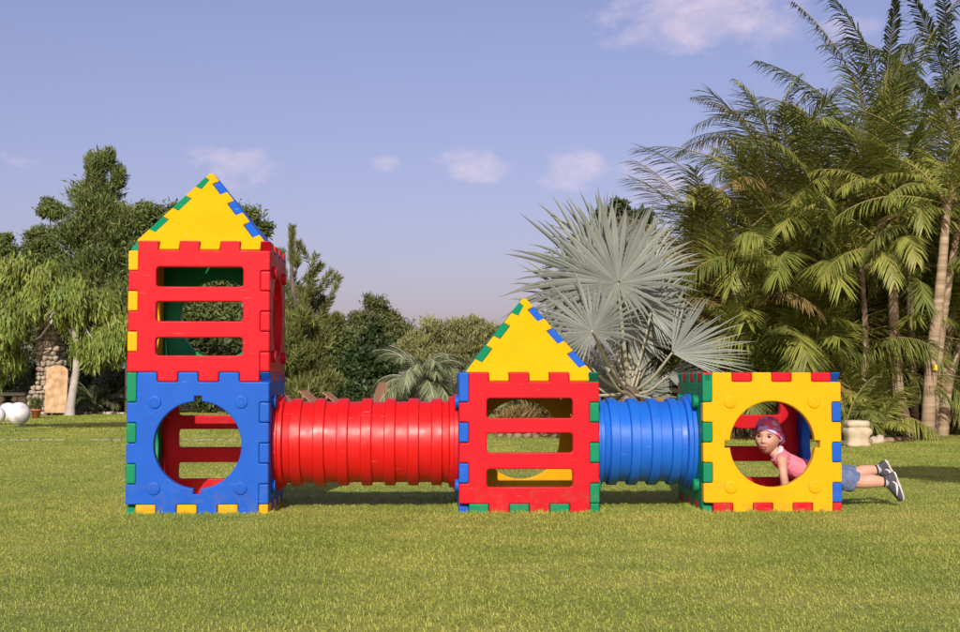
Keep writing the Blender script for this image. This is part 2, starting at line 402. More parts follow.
def fringe(x0, x1, y0, y1, n):
    t = rf.random(n); x = x0 + (x1 - x0) * t + rf.normal(size=n) * .006; y = y0 + (y1 - y0) * t + rf.normal(size=n) * .006
    h = rf.uniform(.010, .036, n) * (.6 + .4 * np.sin(x * 23 + y * 31) ** 2); a = rf.uniform(0, 6.28, n); l = rf.uniform(.1, .6, n)
    b = np.stack([x, y, np.zeros(n)], 1); pv = np.stack([np.cos(a), np.sin(a) * .4, np.zeros(n)], 1) * .0017
    d = np.stack([np.cos(a + 1), np.sin(a + 1), np.zeros(n)], 1) * (l * h)[:, None]
    mid = b + d * .35 + np.array([0, 0, 1]) * (h * .6)[:, None]; tip = b + d + np.array([0, 0, 1]) * (h * (1 - .3 * l))[:, None]
    V = np.stack([b - pv, b + pv, mid + pv * .85, mid - pv * .85, tip], 1).reshape(-1, 3); k = np.arange(n)[:, None] * 5
    return Geo().add(V, k + np.array([[0, 1, 2, 3]]), k + np.array([[3, 2, 4]]))
for xa in (-1.753, .156, 1.576):
    gg.merge(fringe(xa - .01, xa + .826, -.014, -.014, 520)); gg.merge(fringe(xa - .014, xa - .014, 0, .816, 350)); gg.merge(fringe(xa + .830, xa + .830, 0, .816, 350))
tag(link('grass', gg.mesh('grass', BLADE)), kind='stuff', label='short mown green grass of the lawn')

# ------------------------------------------------------------------ playset
S, U, T = .816, .117, .057
ps = empty('climbing_playset', (-1.753, 0, 0))
tag(ps, 'colourful plastic climbing playset with a tower, two ribbed tunnels and cubes on the lawn', 'playset', )
PX = -1.753

def panel_outline(top=(0, 2, 4), bottom=(1, 3, 5), left=(1, 3, 5), right=(0, 2, 4), corners=()):
    """square interlocking panel seen from its face, origin in the lower left corner; slots count from left / from top"""
    a, b = T, S - T; e = .0012
    pts = []
    # bottom, left to right
    def sq(x0, x1): pts.extend([(x0, e), (x1, e)])
    c = 'bl' in corners
    y = e if (0 in bottom or c) else a
    if c: pts.append((e, e))
    pts_b = []
    def edge_pts(slots, c0, c1):
        """profile along one edge from 0..S with 1 (out) or 0 (in) segments"""
        seg = [(0, T, c0)] + [(T + i * U, T + (i + 1) * U, i in slots) for i in range(6)] + [(S - T, S, c1)]
        return seg
    def poly():
        o = []
        segs = edge_pts(bottom, 'bl' in corners, 'br' in corners)
        for s0, s1, on in segs:
            if (s0 == 0 and not on) or (s1 >= S - 1e-6 and not on): continue
            z = e if on else T
            o += [(s0 + (e if on else -e), z), (s1 - (e if on else -e), z)]
        segs = edge_pts([5 - i for i in right], 'br' in corners, 'tr' in corners)
        for s0, s1, on in segs:
            if s0 == 0 or s1 >= S - 1e-6: continue
            z = S - e if on else S - T
            o += [(z, s0 + (e if on else -e)), (z, s1 - (e if on else -e))]
        segs = edge_pts([5 - i for i in top], 'tr' in corners, 'tl' in corners)
        for s0, s1, on in segs:
            if (s0 == 0 and not on) or (s1 >= S - 1e-6 and not on): continue
            z = S - e if on else S - T
            o += [(S - s0 - (e if on else -e), z), (S - s1 + (e if on else -e), z)]
        segs = edge_pts(left, 'tl' in corners, 'bl' in corners)
        for s0, s1, on in segs:
            if s0 == 0 or s1 >= S - 1e-6: continue
            z = e if on else T
            o += [(z, S - s0 - (e if on else -e)), (z, S - s1 + (e if on else -e))]
        # drop repeats
        q = []
        for p in o:
            if not q or math.dist(p, q[-1]) > 1e-5: q.append(p)
        if math.dist(q[0], q[-1]) < 1e-5: q.pop()
        return q
    return poly()

def round_corner(pts, r=.011, n=3):
    """round every corner of an outline"""
    o = []; m = len(pts)
    for i in range(m):
        p0, p, p1 = (np.array(pts[(i + k) % m], float) for k in (-1, 0, 1))
        d0, d1 = p0 - p, p1 - p; l0, l1 = np.linalg.norm(d0), np.linalg.norm(d1)
        rr = min(r, l0 * .35, l1 * .35)
        if rr < .001 or abs(np.dot(d0 / l0, d1 / l1)) > .999: o.append(tuple(p)); continue
        a, b = p + d0 / l0 * rr, p + d1 / l1 * rr
        for t in np.linspace(0, 1, n + 1): o.append(tuple((1 - t) ** 2 * a + 2 * t * (1 - t) * p + t * t * b))
    return o

HR, HZ = .250, .397
def hole(notch=None, r=HR, n=72):
    """round porthole, optionally with two notches"""
    c = np.array([S / 2, HZ]); o = []
    half = .021; dep = .03; a0 = math.asin(half / r)
    cs = {'v': (math.pi / 2, 3 * math.pi / 2), 'h': (0.0, math.pi)}.get(notch, ())
    th = np.linspace(0, 2 * np.pi, n, endpoint=False) + .01
    ev = []
    for t in th:
        if any(abs((t - k + math.pi) % (2 * math.pi) - math.pi) < a0 + .02 for k in cs): continue
        ev.append((t % (2 * math.pi), [(r * math.cos(t), r * math.sin(t))]))
    for k in cs:
        ct, st = math.cos(k), math.sin(k)
        seq = []
        for rr, aa in ((r * math.cos(a0), -1), (r + dep, -1), (r + dep, 1), (r * math.cos(a0), 1)):
            seq.append((rr * ct - aa * half * st, rr * st + aa * half * ct))
        ev.append((k, seq))
    ev.sort(key=lambda e: e[0])
    for _, s in ev: o += [tuple(c + np.array(q)) for q in s]
    return o

def slots():
    o = []
    for a, b in ((.152, .266), (.353, .466), (.561, .664)):
        o.append(round_corner([(.162, S - b), (.660, S - b), (.660, S - a), (.162, S - a)], .02, 4))
    return o

def place(me, M4):
    me.transform(M4); me.update(); return me
# frames: panel x -> world dir, panel y -> world dir, panel normal (face) outwards
def F_front(x, z): return Matrix(((1, 0, 0, x), (0, 0, -1, T / 2), (0, 1, 0, z), (0, 0, 0, 1)))
def F_back(x, z): return Matrix(((-1, 0, 0, x + S), (0, 0, 1, S - T / 2), (0, 1, 0, z), (0, 0, 0, 1)))
def F_left(x, z): return Matrix(((0, 0, -1, x + T / 2), (-1, 0, 0, S), (0, 1, 0, z), (0, 0, 0, 1)))   # its right edge meets the front
def F_right(x, z): return Matrix(((0, 0, 1, x + S - T / 2), (1, 0, 0, 0), (0, 1, 0, z), (0, 0, 0, 1)))  # its left edge meets the front
def F_floor(x, z): return Matrix(((1, 0, 0, x), (0, 1, 0, 0), (0, 0, 1, z + T / 2), (0, 0, 0, 1)))     # its bottom edge meets the front

def sharp(me, deg):
    bm = bmesh.new(); bm.from_mesh(me)
    for e in bm.edges:
        if len(e.link_faces) == 2 and e.calc_face_angle(0) > R(deg): e.smooth = False
    bm.to_mesh(me); bm.free()
def peg_mesh(r, h, m):
    prof = [(r, -.004), (r, h - .003), (r - .0012, h - .0008), (r - .003, h), (r * .52, h), (r * .50, h - .0015), (r * .46, h - .0015), (r * .44, h), (.0005, h)]
    me = lathe(prof, 36).mesh('peg', m, True); sharp(me, 25)
    return me

def panel(kind, frame, m, label=None, notch=None, pegs=0, pegr=.037, pegh=.009, name='wall_panel', **ed):
    ol = [round_corner(panel_outline(**ed))]
    if kind == 'hole': ol.append(hole(notch))
    if kind == 'bars': ol += slots()
    fr = Matrix.Translation((-PX, 0, 0)) @ frame
    me = place(plate(ol, T - .001, .007, name, m), fr)
    o = link(name, me, ps)
    if label: o['label'] = label
    if pegs:
        for dx, dz in ((-.247, .247), (.247, .247), (-.247, -.247), (.247, -.247)):
            pm = peg_mesh(pegr, pegh, m)
            pm.transform(fr @ Matrix.Translation((S / 2 + dx, HZ + dz, T / 2 - .001)))
            link('peg', pm, o)
    return o

A3, B3 = (0, 2, 4), (1, 3, 5)
def cube(x, z, front, left, right, back, bottom, top, base=True):
    """panels as (kind, material, label, extra)"""
    if front: panel(front[0], F_front(x, z), front[1], front[2], **(front[3] if len(front) > 3 else {}))
    lo = ('br',) if base else ()
    if left: panel(left[0], F_left(x, z), left[1], left[2], top=A3, bottom=B3, left=B3, right=A3, corners=('br', 'tr', 'bl', 'tl')[:4] if base else ('br',), **(left[3] if len(left) > 3 else {}))
    if right: panel(right[0], F_right(x, z), right[1], right[2], top=A3, bottom=B3, left=B3, right=A3, corners=('tl', 'tr'), **(right[3] if len(right) > 3 else {}))
    if back: panel(back[0], F_back(x, z), back[1], back[2], **(back[3] if len(back) > 3 else {}))
    if bottom: panel('flat', F_floor(x, z), bottom[1], bottom[2], name='floor_panel', bottom=A3, top=B3, left=A3, right=B3, corners=('br',))
    if top: panel('hole', F_floor(x, z + S - T), top[1], top[2], name='top_panel', bottom=B3, top=A3, left=B3, right=A3, corners=('bl',))

XT, XM, XR = -1.753, .156, 1.576
PEG = dict(pegs=1)
cube(XT, 0,
     ('hole', BLU, 'blue panel with a notched round porthole at the foot of the tower', dict(notch='v', pegs=1)),
     ('hole', GRN, 'green side panel at the foot of the tower'),
     ('hole', BLU, 'blue side panel where the red tunnel joins the tower', dict(pegs=1, pegh=.022)),
     ('bars', RED, 'red barred panel at the back of the tower foot'),
     ('flat', YEL, 'yellow floor panel under the tower'), None)
ZU = S - T
cube(XT, ZU,
     ('bars', RED, 'red barred front panel high on the tower'),
     ('hole', YEL, 'yellow side panel high on the tower'),
     ('hole', RED, 'red side panel with a round opening high on the tower', dict(pegs=1, pegh=.022)),
     ('hole', GRN, 'green panel with a round opening at the back of the tower'),
     None, None, base=False)
cube(XM, 0,
     ('bars', RED, 'red barred front panel of the small house'),
     ('hole', BLU, 'blue side panel where the red tunnel joins the house', dict(pegs=1, pegh=.022)),
     ('hole', GRN, 'green side panel where the blue tunnel joins the house', dict(pegs=1, pegh=.022)),
     ('hole', YEL, 'yellow back panel with a round opening', dict(pegs=1)),
     ('flat', GRN, 'green floor panel of the small house'), None)
cube(XR, 0,
     ('hole', YEL, 'yellow panel with a notched round porthole framing the child', dict(notch='h', pegs=1)),
     ('hole', GRN, 'green side panel where the blue tunnel ends', dict(pegs=1, pegh=.03)),
     ('hole', BLU, 'blue side panel the child crawls through', dict(pegs=0)),
     ('bars', RED, 'red barred panel behind the child'),
     ('flat', RED, 'red floor panel under the child'),
     ('hole', RED, 'red top panel of the right-hand cube'))

# pyramid roofs
def roof_outline(Bh, L, base, lt, rt):
    """triangle; base corners (-Bh,0),(Bh,0), apex (0,L). lt/rt: which of 7 slots along each hip stick out"""
    d = .046
    def hip(sign, slots):
        o = []
        p0 = np.array([sign * Bh, 0.]); p1 = np.array([0., L]); t = nrm(p1 - p0); nin = np.array([-t[1], t[0]]) * (1 if sign > 0 else -1)
        ln = np.linalg.norm(p1 - p0)
        ed = slots[1]
        for i in range(7):
            a, b = ed[i], ed[i + 1]
            off = nin * (0.0 if i in slots[0] else d)
            q0, q1 = p0 + t * ln * a + off, p0 + t * ln * b + off
            for q_ in (q0, q1): q_[0] = sign * max(sign * q_[0], .006)
            if i == 0: o.append(p0 + off * 0)
            o += [q0, q1]
        return o
    pts = []
    # base from left to right with teeth down
    segs = [(-3 * U + i * U, -3 * U + (i + 1) * U, i in base) for i in range(6)]
    pts.append((-Bh, 0.002))
    for s0, s1, on in segs:
        if on: pts += [(s0 + .0015, 0.002), (s0 + .0015, -T - .004), (s1 - .0015, -T - .004), (s1 - .0015, 0.002)]
    h = hip(1, rt)
    if Bh - segs[-1][1] < .002 and pts[-1][0] > Bh - .003: h = h[1:]
    pts += [tuple(p) for p in h]
    hl = hip(-1, lt)[1:]
    pts += [tuple(p) for p in hl[::-1]]
    q = []
    for p in pts:
        if not q or math.dist(p, q[-1]) > 1e-4: q.append(p)
    return q

def roof(x, zb, cols, labels):
    Bh = S / 2 - .036; H = .468; L = math.hypot(Bh, H)
    cx, cy = x + S / 2, S / 2
    for k, (m, lb) in enumerate(zip(cols, labels)):
        odd = k % 2
        hs = (0, 2, 4, 6) if not odd else (0, 1, 3, 5)
        eA = (.03, .165, .345, .465, .645, .775, .915, .97); eB = (.03, .095, .275, .405, .575, .70, .86, .97)
        ol = roof_outline(Bh, L, B3, (hs, eA if not odd else eB), (hs, eB if not odd else eA))
        bm = bmesh.new(); fb = bm.faces.new([bm.verts.new((x_, y_, -.0225)) for x_, y_ in ol])
        ex = bmesh.ops.extrude_face_region(bm, geom=[fb]); bmesh.ops.translate(bm, vec=(0, 0, .045), verts=[v for v in ex['geom'] if isinstance(v, bmesh.types.BMVert)])
        bmesh.ops.recalc_face_normals(bm, faces=bm.faces); me = bpy.data.meshes.new('roof_panel'); bm.to_mesh(me); bm.free(); me.materials.append(m)
        me = bevel_mesh(me, .006, 3); me.name = 'roof_panel'
        # panel plane: x along the eave, y up the slope, normal outwards
        sl = math.atan2(H, Bh)
        Mx = Matrix.Translation((cx - PX, cy, zb)) @ Matrix.Rotation(k * math.pi / 2, 4, 'Z') @ Matrix.Translation((0, -Bh, 0)) @ Matrix.Rotation(sl, 4, 'X') @ Matrix.Translation((0, 0, -.0225))
        me.transform(Mx); o = link('roof_panel', me, ps); o['label'] = lb
roof(XT, ZU + S + .002, (YEL, BLU, RED, GRN), ('yellow roof triangle on top of the tower', 'blue roof triangle on the right of the tower', 'red roof triangle behind the tower', 'green roof triangle on the left of the tower'))
roof(XM, S + .002, (YEL, BLU, GRN, GRN), ('yellow roof triangle on the small house', 'blue roof triangle on the right of the small house', 'green roof triangle behind the small house', 'green roof triangle on the left of the small house'))

# tunnels
def tunnel(x0, x1, ribs, m, label):
    ro, ri = .2635, .2435
    prof = []
    fl = .045
    def flange(x, s):
        return [(.290, x), (.290, x + s * .022), (.276, x + s * .026), (.276, x + s * .048), (ri + .006, x + s * .056)]
    prof += flange(x0, 1)
    pitch = (x1 - x0 - .11) / ribs
    for i in range(ribs):
        c = x0 + .055 + (i + .5) * pitch; hw = pitch * .22
        for dx, r in ((-hw - .004, ri), (-hw, ro - .0025), (-hw + .0035, ro), (hw - .0035, ro), (hw, ro - .0025), (hw + .004, ri)):
            prof.append((r, c + dx))
    prof += flange(x1, -1)[::-1]
    gm = lathe(prof, 80, 'X')
    inner = lathe([(r - .012, h) for r, h in prof][::-1], 80, 'X'); gm.merge(inner)
    me = gm.mesh('crawl_tunnel', m, True)
    sharp(me, 24)
    me.transform(Matrix.Translation((-PX, S / 2, HZ)))
    o = link('crawl_tunnel', me, ps); o['label'] = label
    return o
tunnel(XT + S + .002, XM - .002, 7, RED2, 'long red ribbed crawl tunnel between the tower and the small house')
tunnel(XM + S + .002, XR - .002, 4, BLU2, 'short blue ribbed crawl tunnel between the small house and the yellow cube')

# ------------------------------------------------------------------ vegetation kit
def leaves(cent, axis, normal, ln, wd, g, m=0, fold=.15):
    """pointed leaf blades, arrays"""
    axis = nrm(axis); side = nrm(np.cross(axis, normal)); nn = np.cross(side, axis)
    ln = np.asarray(ln)[:, None]; wd = np.asarray(wd)[:, None]
    b = cent - axis * ln * .5; t = cent + axis * ln * .5
    mid = cent - axis * ln * .05 - nn * wd * fold
    V = np.stack([b, mid + side * wd * .5, t, mid - side * wd * .5], 1).reshape(-1, 3)
    k = np.arange(len(cent))[:, None] * 4
    g.add(V, k + np.array([[0, 1, 2, 3]]), None, m)

def rdir(n, r):
    v = r.normal(size=(n, 3)); return nrm(v)

def crown_geo(lobes, n, ln, wd, style, r, clump=.24, clumps=16, fill=.25, sub=6):
    """lobes: list of (centre, (rx,ry,rz)); every lobe breaks up into smaller masses, those into tufts of leaves"""
    g = Geo(); wts = np.array([rr[0] * rr[2] for _, rr in lobes]); wts = wts / wts.sum(); tips = []
    for (c, rr), wt in zip(lobes, wts):
        c = np.asarray(c, float); rr = np.asarray(rr, float); nl = max(20, int(n * wt))
        sd = rdir(sub, r); sc_ = c + sd * rr * r.uniform(.35, .75, sub)[:, None]; sr = r.uniform(.34, .62, sub)
        ncl = max(3, clumps // 4); cc = []; sz = []
        for q in range(sub):
            dirs = rdir(ncl, r); dirs[:, 2] = dirs[:, 2] * .9 + .15
            cc.append(sc_[q] + dirs * rr * sr[q] * r.uniform(.5, 1.05, ncl)[:, None]); sz.append(r.uniform(.55, 1.3, ncl) * sr[q] * 2)
        cc = np.concatenate(cc); sz = np.concatenate(sz); tips.append(cc[r.permutation(len(cc))])
        pick = r.choice(len(cc), nl, p=sz ** 2 / (sz ** 2).sum())
        an = np.array([.75, .75, 1.5]) if style == 'droop' else np.array([1, 1, .7])
        pos = cc[pick] + r.normal(size=(nl, 3)) * rr * clump * sz[pick][:, None] * an - (np.array([0, 0, .3]) * rr if style == 'droop' else 0)
        inn = r.random(nl) < fill
        pos[inn] = c + rdir(inn.sum(), r) * rr * (r.random(inn.sum()) ** .5 * .8)[:, None]
        out = nrm(pos - c)
        if style == 'droop':
            ax = np.array([0, 0, -1.0]) + r.normal(size=(nl, 3)) * .35 + out * .25; nm = out + r.normal(size=(nl, 3)) * .5
        elif style == 'spray':
            ax = out * .6 + r.normal(size=(nl, 3)) * .8 + np.array([0, 0, -.15]); nm = np.array([0, 0, .8]) + out * .6 + r.normal(size=(nl, 3)) * .6
        elif style == 'up':
            ax = np.array([0, 0, .8]) + out * .8 + r.normal(size=(nl, 3)) * .5; nm = out + r.normal(size=(nl, 3)) * .8
        else:
            ax = r.normal(size=(nl, 3)); nm = out * 1.0 + np.array([0, 0, .5]) + r.normal(size=(nl, 3)) * .5
        s = r.uniform(.65, 1.35, nl)
        leaves(pos, ax, nm, ln * s, wd * s, g)
    return g, tips

def limbs(base, top, lobes, tips, r0, r, per=4):
    g = Geo(); base = np.asarray(base, float); top = np.asarray(top, float)
    mid = (base + top) / 2 + np.array([r.normal() * .03, r.normal() * .03, 0]) * np.linalg.norm(top - base)
    p = smoothpath([base - [0, 0, .05], base + (mid - base) * .25, mid, top], 10)
    rad = r0 * np.linspace(1.0, .62, 10); rad[0] *= 1.35; rad[1] *= 1.1
    g.merge(tube(p, rad, 9))
    for (c, rr), tp in zip(lobes, tips):
        c = np.asarray(c, float)
        m = top + (c - top) * np.array([.35, .35, .6]) + r.normal(size=3) * .05 * np.linalg.norm(c - top)
        p = smoothpath([top, m, c], 7); g.merge(tube(p, r0 * np.linspace(.38, .10, 7), 6))
        for t in tp[:per]:
            p = smoothpath([c, (c + t) / 2 + r.normal(size=3) * .06, t], 5); g.merge(tube(p, r0 * np.linspace(.11, .03, 5), 5))
    return g

def tree(name, label, cat, base_px, depth, lobes_px, n, ln, wd, lm, bark=BARK, r0=.14, style='spray', top=None, clump=.24, clumps=16, fill=.25, seed=1, group=None, squash=.8, per=4):
    """lobes_px: (px, py, radius px[, dy metres, aspect]) read at the tree's own distance"""
    r = np.random.default_rng(seed); Y = depth - 7.8; k = depth / FPX
    b = P(base_px, 385, Y); b[2] = 0
    lobes = []
    for lb in lobes_px:
        c = P(lb[0], lb[1], Y + (lb[3] if len(lb) > 3 else r.uniform(-.5, .5) * lb[2] * k)); rad = lb[2] * k; asp = lb[4] if len(lb) > 4 else squash
        lobes.append((c - b, (rad, rad * .9, rad * asp)))
    o = empty(name, b); tag(o, label, cat, group)
    g, tips = crown_geo(lobes, n, ln, wd, style, r, clump, clumps, fill)
    zc = np.mean([c[2] for c, _ in lobes]); xc = np.mean([c[0] for c, _ in lobes])
    tp = np.array([xc * .5, 0, zc * .55]) if top is None else np.asarray(P(top[0], top[1], Y) - b)
    link('crown', g.mesh('crown', lm), o)
    tg = limbs((0, 0, 0), tp, lobes, tips, r0, r, per); tm_ = tg.mesh('trunk', [bark, BARK], True)
    nf = len(tm_.polygons); tm_.polygons.foreach_set('material_index', np.array([0 if p.center.z < tp[2] * .97 and abs(p.center.x) < r0 * 4 + abs(tp[0]) else 1 for p in tm_.polygons], dtype=np.int32)); link('trunk', tm_, o)
    return o

def frond(base, az, e0, droop, L, r, nl=46, ll=.42, lw=.022, hang=.5, roll=0., start=.16, vee=.35, ragged=0.):
    """pinnate frond: returns (rachis Geo, leaflet Geo)"""
    n = 14; s = np.linspace(0, 1, n); e = e0 - droop * s ** 1.35
    h = np.array([math.cos(az), math.sin(az), 0]); z = np.array([0, 0, 1.0])
    t = np.cos(e)[:, None] * h + np.sin(e)[:, None] * z
    pts = np.concatenate([[np.zeros(3)], np.cumsum((t[1:] + t[:-1]) / 2 * (L / (n - 1)), 0)]) + base
    gr = tube(pts, np.linspace(.016, .004, n) * (L / 2) ** .5, 5, caps=False)
    sv = np.linspace(start, .995, nl); f = sv * (n - 1); i = np.minimum(f.astype(int), n - 2); f = (f - i)[:, None]
    pp = pts[i] * (1 - f) + pts[i + 1] * f; tt = nrm(t[i] * (1 - f) + t[i + 1] * f)
    side0 = np.array([-math.sin(az), math.cos(az), 0]); g = Geo()
    for sg in (-1, 1):
        nn = np.cross(tt, np.broadcast_to(side0, tt.shape)) * -1
        nn = nrm(np.where(nn[:, 2:3] < 0, nn, nn))
        sd = side0 * sg * math.cos(roll) + nn * math.sin(roll) * sg
        ang = R(66) - R(40) * sv ** 1.5 + r.normal(size=nl) * .09
        d = np.cos(ang)[:, None] * tt + np.sin(ang)[:, None] * (sd * math.cos(vee) + nn * math.sin(vee)) + r.normal(size=(nl, 3)) * .06
        d = nrm(d); l = ll * (.35 + .65 * np.sin(np.pi * np.clip(sv * .92 + .02, 0, 1)) ** .7) * r.uniform(.85, 1.12, nl)
        if ragged: l = l * np.where(r.random(nl) < ragged, r.uniform(.2, .6, nl), 1)
        hg = hang * r.uniform(.6, 1.4, nl)
        d2 = nrm(d + np.array([0, 0, -1.0]) * hg[:, None])
        mid = pp + d * (l * .5)[:, None]; tip = mid + d2 * (l * .52)[:, None]
        wv = nrm(np.cross(d, nn)) * (lw / 2) * (.8 + .4 * r.random(nl))[:, None]
        V = np.stack([pp - wv * .6, pp + wv * .6, mid + wv, mid - wv, tip], 1).reshape(-1, 3)
        k = np.arange(nl)[:, None] * 5
        g.add(V, k + np.array([[0, 1, 2, 3]]), k + np.array([[3, 2, 4]]))
    return gr, g

# ------------------------------------------------------------------ areca and other feather palms on the right
def feather_palm(name, label, base_px, base_depth, stems, mats, cat='palm', group=None, seed=1, stem_r=.05, bark=PALMBARK, nl=66, ll=.56, lw=.0185, brown=.06, hang=.22, vee=.5, lift=0):
    """stems: (heart px, heart py, heart depth, frond length, count[, e0 range, az bias])"""
    r = np.random.default_rng(seed)
    b = P(base_px, 385, base_depth - 7.8); b[2] = 0
    stems = [(t[0], t[1] + lift) + tuple(t[2:]) for t in stems]
    o = empty(name, b); tag(o, label, cat, group)
    gl, gr, gs = Geo(), Geo(), []
    for st in stems:
        hp = P(st[0], st[1], st[2] - 7.8) - b; L, cnt = st[3], st[4]; e_lo, e_hi = st[5] if len(st) > 5 else (.25, 1.45)
        foot = np.array([hp[0] * .12 + r.uniform(-.25, .25), r.uniform(-.2, .2) + hp[1] * .2, 0]) if len(stems) > 1 else np.zeros(3)
        mid = foot + (hp - foot) * np.array([.32, .32, .5])
        pts = smoothpath([foot - [0, 0, .06], mid, hp], 12); rad = np.linspace(1.25, .62, 12) * stem_r * r.uniform(.8, 1.2); gs.append(tube(pts, rad, 9))
        a0 = r.uniform(0, 6.28)
        for k in range(cnt):
            fz = (k + .5) / cnt
            az = a0 + k * 2.399963 + r.normal() * .25
            e0 = e_hi - (e_hi - e_lo) * fz + r.normal() * .1
            Lk = L * r.uniform(.8, 1.15)
            a, q = frond(hp + np.array([0, 0, -.12 * fz * L * .3]), az, e0, r.uniform(.75, 1.45) * (1.1 if fz > .4 else .75), Lk, r, nl, ll * (.5 + L / 4), lw, hang, r.normal() * .3, .16, vee)
            mi = 2 if (r.random() < brown * (.4 + 1.6 * fz)) else (0 if r.random() < .62 else 1)
            gl.merge(q, mi); gr.merge(a)
    link('crown', gl.mesh('crown', mats), o)
    link('frond_stalks', gr.mesh('frond_stalks', RACH, True), o)
    for s in gs: link('trunk', s.mesh('trunk', bark, True), o)
    return o

AM = [L_ARECA, L_ARECB, L_BROWN]; AD = [L_ARECB, L_ARECA, L_BROWN]
GP = 'feather palms massed on the right of the lawn'
feather_palm('areca_palm', 'bushy yellow-green areca at the left end of the palms, beside the silver fan palm', 715, 20.5,
             [(690, 262, 20.8, 1.95, 16), (712, 235, 20.5, 2.12, 19), (735, 285, 20.0, 2.01, 19), (700, 320, 20.2, 1.90, 16), (725, 375, 19.6, 1.56, 15)], AM, group=GP, lift=48, seed=11, brown=0.12)
feather_palm('areca_palm', 'areca palm with bright olive arching fronds, directly above the yellow cube', 775, 20.5,
             [(762, 205, 21.0, 2.34, 19), (785, 170, 21.2, 2.46, 19), (800, 240, 20.2, 2.34, 19), (765, 300, 19.8, 2.12, 19), (790, 350, 19.4, 1.90, 16)], AM, group=GP, lift=48, seed=12, brown=0.08)
feather_palm('areca_palm', 'dark areca clump standing behind the cream stone planter', 838, 20.0,
             [(835, 200, 21.0, 2.46, 19), (850, 265, 20.2, 2.34, 19), (830, 320, 19.6, 2.12, 19), (858, 370, 18.8, 1.45, 16, (.1, 1.4)), (840, 395, 18.6, 1.12, 15)], AD, group=GP, lift=48, seed=13, brown=0.06)
feather_palm('areca_palm', 'tall areca palm with one upright pale spear frond near the frame top', 880, 21.0,
             [(872, 150, 21.4, 2.57, 19, (.2, 1.5)), (898, 190, 20.8, 2.46, 19), (905, 255, 20.2, 2.23, 19)], AM, group=GP, lift=48, seed=14, brown=0.06)
feather_palm('areca_palm', 'areca palm with leaning ringed trunks at the right frame edge', 925, 19.4,
             [(946, 215, 19.4, 2.46, 20, (-.1, 1.45)), (975, 180, 20.2, 2.57, 19), (962, 290, 19.8, 2.01, 16)], AM, group=GP, lift=48, seed=15, stem_r=.085, brown=0.06)
feather_palm('areca_palm', 'short green areca with low fronds between the planter and the leaning trunks', 893, 19.4,
             [(893, 330, 20.6, 1.90, 19), (908, 362, 20.8, 1.45, 15), (880, 368, 20.4, 1.34, 15)], AD, group=GP, lift=48, seed=16, stem_r=.07)
feather_palm('areca_palm', 'low areca in the shade behind the leaning trunks', 985, 22.0,
             [(975, 380, 22.0, 1.79, 19), (1000, 330, 22.0, 2.23, 19), (945, 350, 22.5, 2.01, 19)], AD, group=GP, lift=48, seed=17)
feather_palm('areca_palm', 'low leafy areca behind the top edge of the yellow cube', 760, 22.5,
             [(745, 355, 22.5, 2.12, 19), (790, 390, 22.0, 1.90, 19), (700, 385, 22.5, 1.79, 19), (815, 400, 21.5, 1.67, 16)], AD, group=GP, lift=48, seed=18)
for i, (px, d, hy, lb) in enumerate(((690, 19.2, 400, 'low young areca beside the foot of the silver fan palm'), (735, 19.0, 395, 'low young areca peeping over the left half of the yellow cube'),
        (785, 19.0, 398, 'low young areca peeping over the right half of the yellow cube'), (820, 19.4, 400, 'low young areca just right of the yellow cube top corner'), (950, 20.5, 405, 'low young areca in the shade right of the thickest trunk'))):
    feather_palm('areca_palm', lb, px, d, [(px, hy, d, 1.35, 15, (.3, 1.5)), (px + 22, hy - 24, d + .4, 1.5, 14, (.3, 1.5))], AM if i % 2 == 0 else AD, group=GP, seed=130 + i, stem_r=.03, brown=.12)
feather_palm('queen_palm', 'tallest dark green feather palm rising out of the frame top behind the arecas', 880, 24.0,
             [(882, 165, 24.0, 3.6, 15, (.3, 1.53))], [L_QUEEN, L_QUEEN, L_QUEEN], group=GP, seed=21, stem_r=.16, nl=64, ll=.36, lw=.034, brown=0, hang=.9)
feather_palm('queen_palm', 'dark feather palm with hanging leaflets at the upper right corner', 958, 24.5,
             [(955, 120, 24.5, 3.1, 15, (.2, 1.5))], [L_QUEEN, L_QUEEN, L_QUEEN], group=GP, seed=22, stem_r=.15, nl=60, ll=.36, lw=.034, brown=0, hang=1.0)
feather_palm('queen_palm', 'thin tattered grey-green palm top standing out against the sky', 775, 24.0,
             [(772, 150, 24.0, 1.8, 11, (.1, 1.35))], [L_BUTIA, L_QUEEN, L_BROWN], group=GP, seed=23, stem_r=.09, nl=44, ll=.34, lw=.022, brown=.2, hang=1.2)

def bare_trunk(label, pts, r0, seed):
    """one leaning ringed stem with a small head of fronds"""
    r = np.random.default_rng(seed); b = P(pts[0][0], 385, pts[0][2] - 7.8); b[2] = 0
    w3 = [np.zeros(3)] + [P(x, y, d - 7.8) - b for x, y, d in pts[1:]]
    o = empty('slender_palm', b); tag(o, label, 'palm', 'slender bare-stemmed palms at the right')
    p = smoothpath([w3[0] - [0, 0, .05]] + w3[1:], 40); rad = np.linspace(1.25, .72, 40) * r0
    rad = rad * (1 + .05 * (np.arange(40) % 3 == 0)); link('trunk', tube(p, rad, 10).mesh('trunk', PALMBARK, True), o)
    gl, gr = Geo(), Geo()
    for k in range(9):
        a, q = frond(w3[-1], k * 2.4 + r.uniform(0, 1), r.uniform(.2, 1.3), r.uniform(1.0, 1.7), 1.7, r, 40, .38, .024, .6, r.normal() * .3)
        gl.merge(q, 0); gr.merge(a)
    link('crown', gl.mesh('crown', [L_ARECA]), o); link('frond_stalks', gr.mesh('frond_stalks', RACH, True), o)
    return o
t1 = bare_trunk('thickest pale ringed palm trunk, leaning right, with a small yellow tag', [(926, 440, 18.2), (932, 360, 18.2), (940, 290, 18.2), (947, 205, 18.3)], .078, 31)
